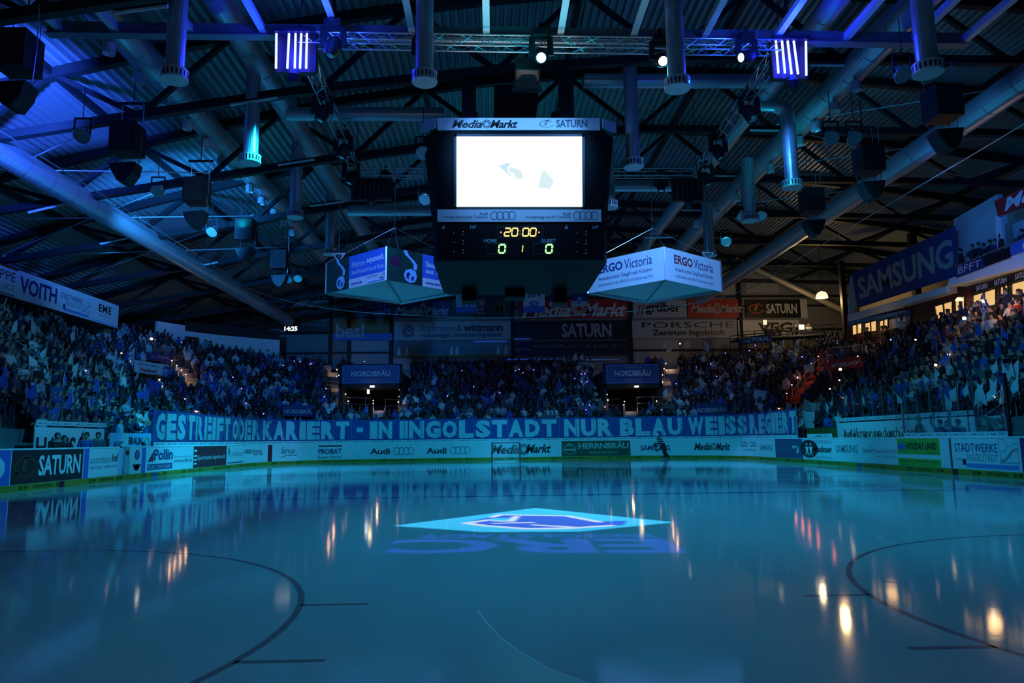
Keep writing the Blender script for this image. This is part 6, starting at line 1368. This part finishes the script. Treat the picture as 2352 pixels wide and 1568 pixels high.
# ================================================================ flags in the stands
FW_ = mat('flag_white', (.62, .66, .70), .6); FB = mat('flag_blue', (.03, .13, .62), .55)
def flag(u, v, size, kind, label, h=1.9, tilt=0.0, rect=False):
    top = stand_hit(u, v, h); n_ = pn(s_of(top.x, top.y))[1]; t_ = Vector((n_.y, -n_.x, 0)); d = (top - CAM).length; L = size * d / F
    root = thing('hand_flag', label, 'flag', top - Vector((0, 0, L * 1.3)), 'hand flags in the stands')
    up = (Vector((0, 0, 1)) + t_ * tilt).normalized(); sd_ = up.cross(n_) * (1 if RND.random() < .6 else -1)
    q = MB(); q.tube(top - up * L * 1.5, top + up * .03, .012, 5); put(q, 'stick', mat('stick_white', (.6, .62, .64), .5), root)
    q = MB(); N, M_ = 7, 6; ph = RND.uniform(0, 6); vs = []
    drop_ = RND.uniform(.45, .9) if not rect else 0.0
    for side_ in (0, 1):
        for i in range(N):
            for j in range(M_):
                a = i / (N - 1); b = j / (M_ - 1); w_ = L * (1.15 if rect else RND.uniform(.66, .70))
                px = sd_ * (a * w_) - up * (b * L * (.8 if rect else (1 - .0 * a)) + a * drop_ * L * (1 - b * .55)) - n_ * (L * .10 * math.sin(ph + a * 5 + b * 2) * a) + n_ * (.006 * side_)
                vs.append(top + px)
    fs = [(i * M_ + j, i * M_ + j + 1, (i + 1) * M_ + j + 1, (i + 1) * M_ + j) for i in range(N - 1) for j in range(M_ - 1)]; K = N * M_
    fs += [tuple(K + x for x in f_[::-1]) for f_ in fs]
    rim = [(i * M_) for i in range(N)] + [((N - 1) * M_ + j) for j in range(1, M_)] + [(i * M_ + M_ - 1) for i in range(N - 2, -1, -1)] + [j for j in range(M_ - 2, 0, -1)]
    fs += [(a, b, b + K, a + K) for a, b in zip(rim, rim[1:] + rim[:1])]
    q.add(vs, fs); put(q, 'cloth', FB if kind else FW_, root, smooth=True)
ZONE = [('in the left stand', [(39, 735, 22, 0), (72, 728, 30, 0), (66, 812, 38, 0), (108, 796, 32, 0), (117, 762, 22, 0), (168, 806, 34, 0), (171, 758, 24, 0), (181, 832, 20, 0), (221, 833, 15, 0), (211, 818, 14, 0), (177, 843, 16, 0), (188, 847, 13, 0), (266, 800, 30, 0), (306, 786, 18, 0), (309, 797, 24, 0), (317, 846, 18, 0), (161, 790, 16, 0), (240, 848, 12, 0), (14, 842, 44, 1), (148, 856, 36, 1), (83, 872, 34, 1), (165, 892, 36, 1), (227, 868, 28, 1), (138, 930, 36, 1), (60, 880, 26, 1), (118, 885, 24, 1), (215, 905, 22, 1), (245, 898, 28, 1)]),
        ('in the far left corner', [(372, 880, 60, 1), (340, 895, 48, 1), (459, 895, 26, 1), (458, 924, 24, 1), (498, 880, 20, 1), (540, 885, 26, 1), (430, 905, 20, 1), (300, 905, 26, 1)]),
        ('in the far stand', [(1004, 866, 18, 0), (1105, 906, 34, 1), (1139, 900, 30, 0), (933, 908, 18, 0), (949, 908, 15, 0), (1253, 842, 13, 0), (1323, 808, 18, 0), (1340, 812, 14, 0), (1534, 781, 16, 0), (1545, 789, 16, 0), (1582, 779, 17, 0), (1619, 782, 19, 0), (1532, 890, 18, 0), (1570, 892, 16, 0), (845, 930, 24, 1), (1560, 935, 20, 0)]),
        ('in the far right corner', [(1773, 786, 16, 0), (1799, 780, 15, 0), (1835, 777, 15, 0), (1785, 802, 20, 0), (1809, 800, 20, 0), (1829, 816, 18, 0), (1708, 828, 22, 0), (1752, 838, 28, 0), (1619, 810, 18, 0), (1846, 838, 22, 2), (1760, 898, 26, 2), (1574, 940, 22, 2), (1805, 924, 22, 0), (1797, 874, 16, 0), (1726, 872, 16, 0)]),
        ('in the right stand', [(1850, 916, 22, 0), (1836, 936, 22, 0), (1872, 926, 52, 0), (1896, 922, 22, 0), (1912, 912, 26, 0), (1945, 908, 20, 0), (1983, 908, 16, 0), (1925, 945, 18, 0), (1870, 948, 48, 0), (2145, 842, 16, 0), (2153, 850, 14, 0), (2200, 880, 34, 0), (2220, 876, 24, 0), (2244, 878, 36, 0), (2258, 876, 40, 0), (2273, 868, 28, 0), (2289, 868, 38, 0), (2309, 874, 34, 0), (2323, 832, 34, 0), (2301, 832, 26, 0), (2339, 826, 32, 0), (2337, 860, 30, 0), (2289, 826, 22, 0), (2120, 860, 20, 0), (2170, 905, 30, 0), (2060, 905, 18, 0), (2195, 772, 26, 1), (2257, 672, 34, 1), (2240, 735, 30, 1), (2060, 780, 20, 1), (2100, 790, 24, 1), (2180, 800, 36, 1), (2300, 745, 22, 1)])]
for zn, L_ in ZONE:
    L_ = sorted(L_); ci = {}
    for u, v, s_, k in L_:
        c = 'white' if k == 0 else 'blue' if k == 1 else 'pale rectangular'; i = ci.get(c, 0); ci[c] = i + 1
        flag(u, v, s_, 1 if k == 1 else 0, '%s %s hand flag %s, %s from its left end' % ('large' if s_ > 31 else 'small', c, zn, ordinal(i)), tilt=RND.uniform(-.25, .25), rect=k == 2 or s_ > 45, h=2.05)

# ================================================================ little lights held up in the crowd
VL = mat('glow_violet', (0, 0, 0), .4, emit=3.2, ecol=(.22, .18, 1)); WL = mat('glow_white', (0, 0, 0), .4, emit=9, ecol=(1, .92, .72)); YL = mat('glow_warm', (0, 0, 0), .4, emit=4, ecol=(1, .74, .38))
dots = [(716, 834), (713, 836), (837, 830), (1061, 851), (1184, 851), (1192, 848), (1226, 849), (1201, 856), (1335, 859), (1343, 858), (1088, 888), (1028, 909), (1148, 902), (1336, 877), (1348, 876), (745, 911), (749, 892), (1320, 869), (1354, 930), (1390, 934), (1346, 941), (1520, 941), (1735, 793), (1721, 805), (1666, 811), (1842, 819), (1632, 836), (1600, 843), (1646, 864), (1553, 881), (1733, 907), (417, 786), (676, 829), (651, 839), (535, 866), (555, 892), (565, 926), (605, 950), (690, 830), (197, 851), (2046, 780)]
for i, (u, v) in enumerate(sorted(dots)):
    p = stand_hit(u, v, 1.78); q = MB(); q.lathe([(.001, -.05), (.04, -.03), (.05, 0), (.04, .03), (.001, .05)], p, 8)
    r_ = thing('glow_light', 'tiny violet glow light held up in the crowd, %s along from the left' % ordinal(i), 'light', p, 'violet glow lights in the crowd'); put(q, 'glow_tip', VL, r_)
    q = MB(); q.tube(p - Vector((0, 0, .18)), p - Vector((0, 0, .03)), .02, 6); put(q, 'grip', RUBBER, r_)
for u, v, m_, r, lab in ((348, 778, WL, .09, 'brilliant white camera flash in the upper far left corner'), (2215, 731, WL, .09, 'brilliant white camera light below the right boxes'), (1562, 789, WL, .055, 'white light under the far wall boards right of centre'), (425, 916, WL, .03, 'bright phone screen low in the far left corner'), (2014, 756, YL, .05, 'small warm light below the lit windows'),
                         (279, 811, YL, .05, 'small warm stair light, upper one in the left stand'), (298, 829, YL, .05, 'small warm stair light above the white bakery sign'), (371, 887, YL, .06, 'warm light beside the huge blue flag'), (366, 872, YL, .05, 'small warm light below the white bakery sign'), (1930, 848, YL, .10, 'yellow lamp under the red furniture shop sign'), (2179, 814, YL, .07, 'warm light post in the right stand, upper'), (2149, 838, YL, .07, 'warm light post in the right stand, lower'),
                         (1906, 893, YL, .05, 'warm light at the foot of the right corner'), (1928, 873, YL, .05, 'warm light in the lower right corner, upper'), (2285, 912, WL, .02, 'small white light right of the tall white flags'), (1970, 818, YL, .04, 'small warm light right of the furniture shop sign'), (2103, 780, YL, .05, 'warm light in the upper right stand')):
    p = stand_hit(u, v, 1.7); r_ = thing('crowd_light', lab, 'light', p); q = MB(); q.lathe([(.001, -r), (r * .8, -r * .6), (r, 0), (r * .8, r * .6), (.001, r)], p, 10); put(q, 'glow_tip', m_, r_)
    q = MB(); q.tube(p - Vector((0, 0, .7)), p - Vector((0, 0, r * .8)), .02, 6); put(q, 'grip', STEEL, r_)

# ================================================================ picture projector throwing the club emblem on the ice
LP = P(1560, 118, z=12.9); LP = Vector((0.3, -5.2, 12.6))
gx0, gx1, gy0, gy1, GS = -3.1, 3.0, -17.2, -9.9, .030
ip = lambda u, v: P(u, v, z=0).xy
DIA = [ip(*a) for a in ((903, 1207), (1230, 1166), (1550, 1199), (1330, 1220.5), (1110, 1221.5))]
zz = lambda a: ip(776 + a[0] / 2.94, 1100 + a[1] / 2.94)
BODY = [zz(a) for a in ((870, 297), (930, 276), (1040, 254), (1100, 238), (1550, 246), (1770, 285), (1955, 280), (1930, 310), (1600, 335), (1280, 334), (1000, 314))]
CUT = [zz(a) for a in ((1045, 262), (1170, 262), (1150, 280), (1020, 280))]
STRK = [([zz(a) for a in L_], w_) for L_, w_ in ((((1040, 256), (1100, 240), (1550, 248), (1765, 289)), .075), (((1205, 252), (1170, 284), (1060, 282)), .07), (((1020, 275), (865, 297), (1000, 315), (1280, 335), (1570, 331), (1840, 313)), .085), (((1060, 298), (1310, 293)), .06), (((1330, 309), (1600, 325)), .07))]
def inside(p, pg):
    c = False; j = len(pg) - 1
    for i in range(len(pg)):
        if (pg[i][1] > p[1]) != (pg[j][1] > p[1]) and p[0] < (pg[j][0] - pg[i][0]) * (p[1] - pg[i][1]) / (pg[j][1] - pg[i][1]) + pg[i][0]: c = not c
        j = i
    return c
def dseg(p, a, b):
    d = b - a; t = max(0, min(1, (p - a).dot(d) / d.dot(d))); return (p - a - d * t).length
tris = []
def addtxt(s_, bl, br, h_):
    """upside-down lettering: read from the far end"""
    vs, fs = text2d(s_, 'b'); A, B = ip(*bl), ip(*br)
    pts = [Vector((A.x + (B.x - A.x) * x, A.y + (B.y - A.y) * x - 0 - h_ * (y - 0))) for x, y in vs]
    for f_ in fs: tris.append([pts[i] for i in f_])
tb = lambda u, v: (u, v)
addtxt('ERC', (1522, 1236), (912, 1238), 1.35); addtxt('INGOLSTADT', (1490, 1225.5), (960, 1227), .42)
NX, NY = int((gx1 - gx0) / GS), int((gy1 - gy0) / GS)
grid = np.zeros((NY, NX), int)
from mathutils import Vector as V2
TB = [(min(p[0] for p in t), max(p[0] for p in t), min(p[1] for p in t), max(p[1] for p in t), t) for t in tris]
for j in range(NY):
    y = gy0 + (j + .5) * GS; row = [t for t in TB if t[2] <= y <= t[3]]
    for i in range(NX):
        x = gx0 + (i + .5) * GS; p = Vector((x, y)); c = 0
        if y > -14.7 and inside(p, DIA):
            c = 1
            if inside(p, BODY) and not inside(p, CUT): c = 2
            if any(dseg(p, a, b) < w_ for pl2, w_ in STRK for a, b in zip(pl2, pl2[1:])): c = 3
        elif y < -14.3:
            for x0, x1, y0, y1, t in row:
                if x0 <= x <= x1 and inside(p, t): c = 4; break
        grid[j, i] = c
AIM = Vector((-.1, -13.5, 0)); AX = (AIM - LP).normalized(); SD = .45
def onslide(x, y): d = Vector((x, y, 0)) - LP; return LP + d * (SD / d.dot(AX))
def slide_mat(name, col):
    m_ = bpy.data.materials.new(name); m_.use_nodes = True; nt = m_.node_tree; nt.nodes.clear(); o = nt.nodes.new('ShaderNodeOutputMaterial'); t = nt.nodes.new('ShaderNodeBsdfTransparent'); t.inputs[0].default_value = (*col, 1); nt.links.new(t.outputs[0], o.inputs[0]); return m_
pj = thing('picture_projector', 'black projector on the near truss throwing the blue emblem onto the ice', 'projector', LP)
q = MB(); ring_ = [(gx0 - 6, gy0 - 8), (gx1 + 6, gy0 - 8), (gx1 + 8, gy1 + 6), (gx0 - 8, gy1 + 6)]; inn = [(gx0, gy0), (gx0 + NX * GS, gy0), (gx0 + NX * GS, gy0 + NY * GS), (gx0, gy0 + NY * GS)]
for k in range(4): q.quad(onslide(*ring_[k]), onslide(*ring_[(k + 1) % 4]), onslide(*inn[(k + 1) % 4]), onslide(*inn[k]), 0)
for j in range(NY):
    i = 0
    while i < NX:
        c = grid[j, i]; k = i
        while k < NX and grid[j, k] == c: k += 1
        a, b = gx0 + i * GS, gx0 + k * GS; y = gy0 + j * GS
        q.quad(onslide(a, y), onslide(b, y), onslide(b, y + GS), onslide(a, y + GS), int(c)); i = k
put(q, 'slide', [RUBBER, slide_mat('slide_sky', (.06, .60, 1.0)), slide_mat('slide_violet', (.05, .04, .70)), slide_mat('slide_clear', (.9, .9, 1)), slide_mat('slide_blue', (.025, .03, .42))], pj)
q = MB(); X_ = AX.cross(Vector((0, 1, 0))).normalized(); Y_ = AX.cross(X_); R = Matrix((X_, Y_, AX)).transposed()
for a, b in ((0, .36), (0, -.36)): q.box(LP + AX * .12 + X_ * b, (.03, .74, .70), R); q.box(LP + AX * .12 + Y_ * b, (.74, .03, .70), R)
q.box(LP - AX * .22, (.74, .74, .04), R); put(q, 'projector_case', RUBBER, pj)
q = MB(); q.tube(LP + Vector((0, .2, .3)), LP + Vector((0, .2, 1.3)), .04, 6); put(q, 'clamp', STEEL, pj)
lamp('projector_lamp', 'SPOT', LP, (1, 1, 1), 24000, AIM, 0.0015, 62, 0.0)
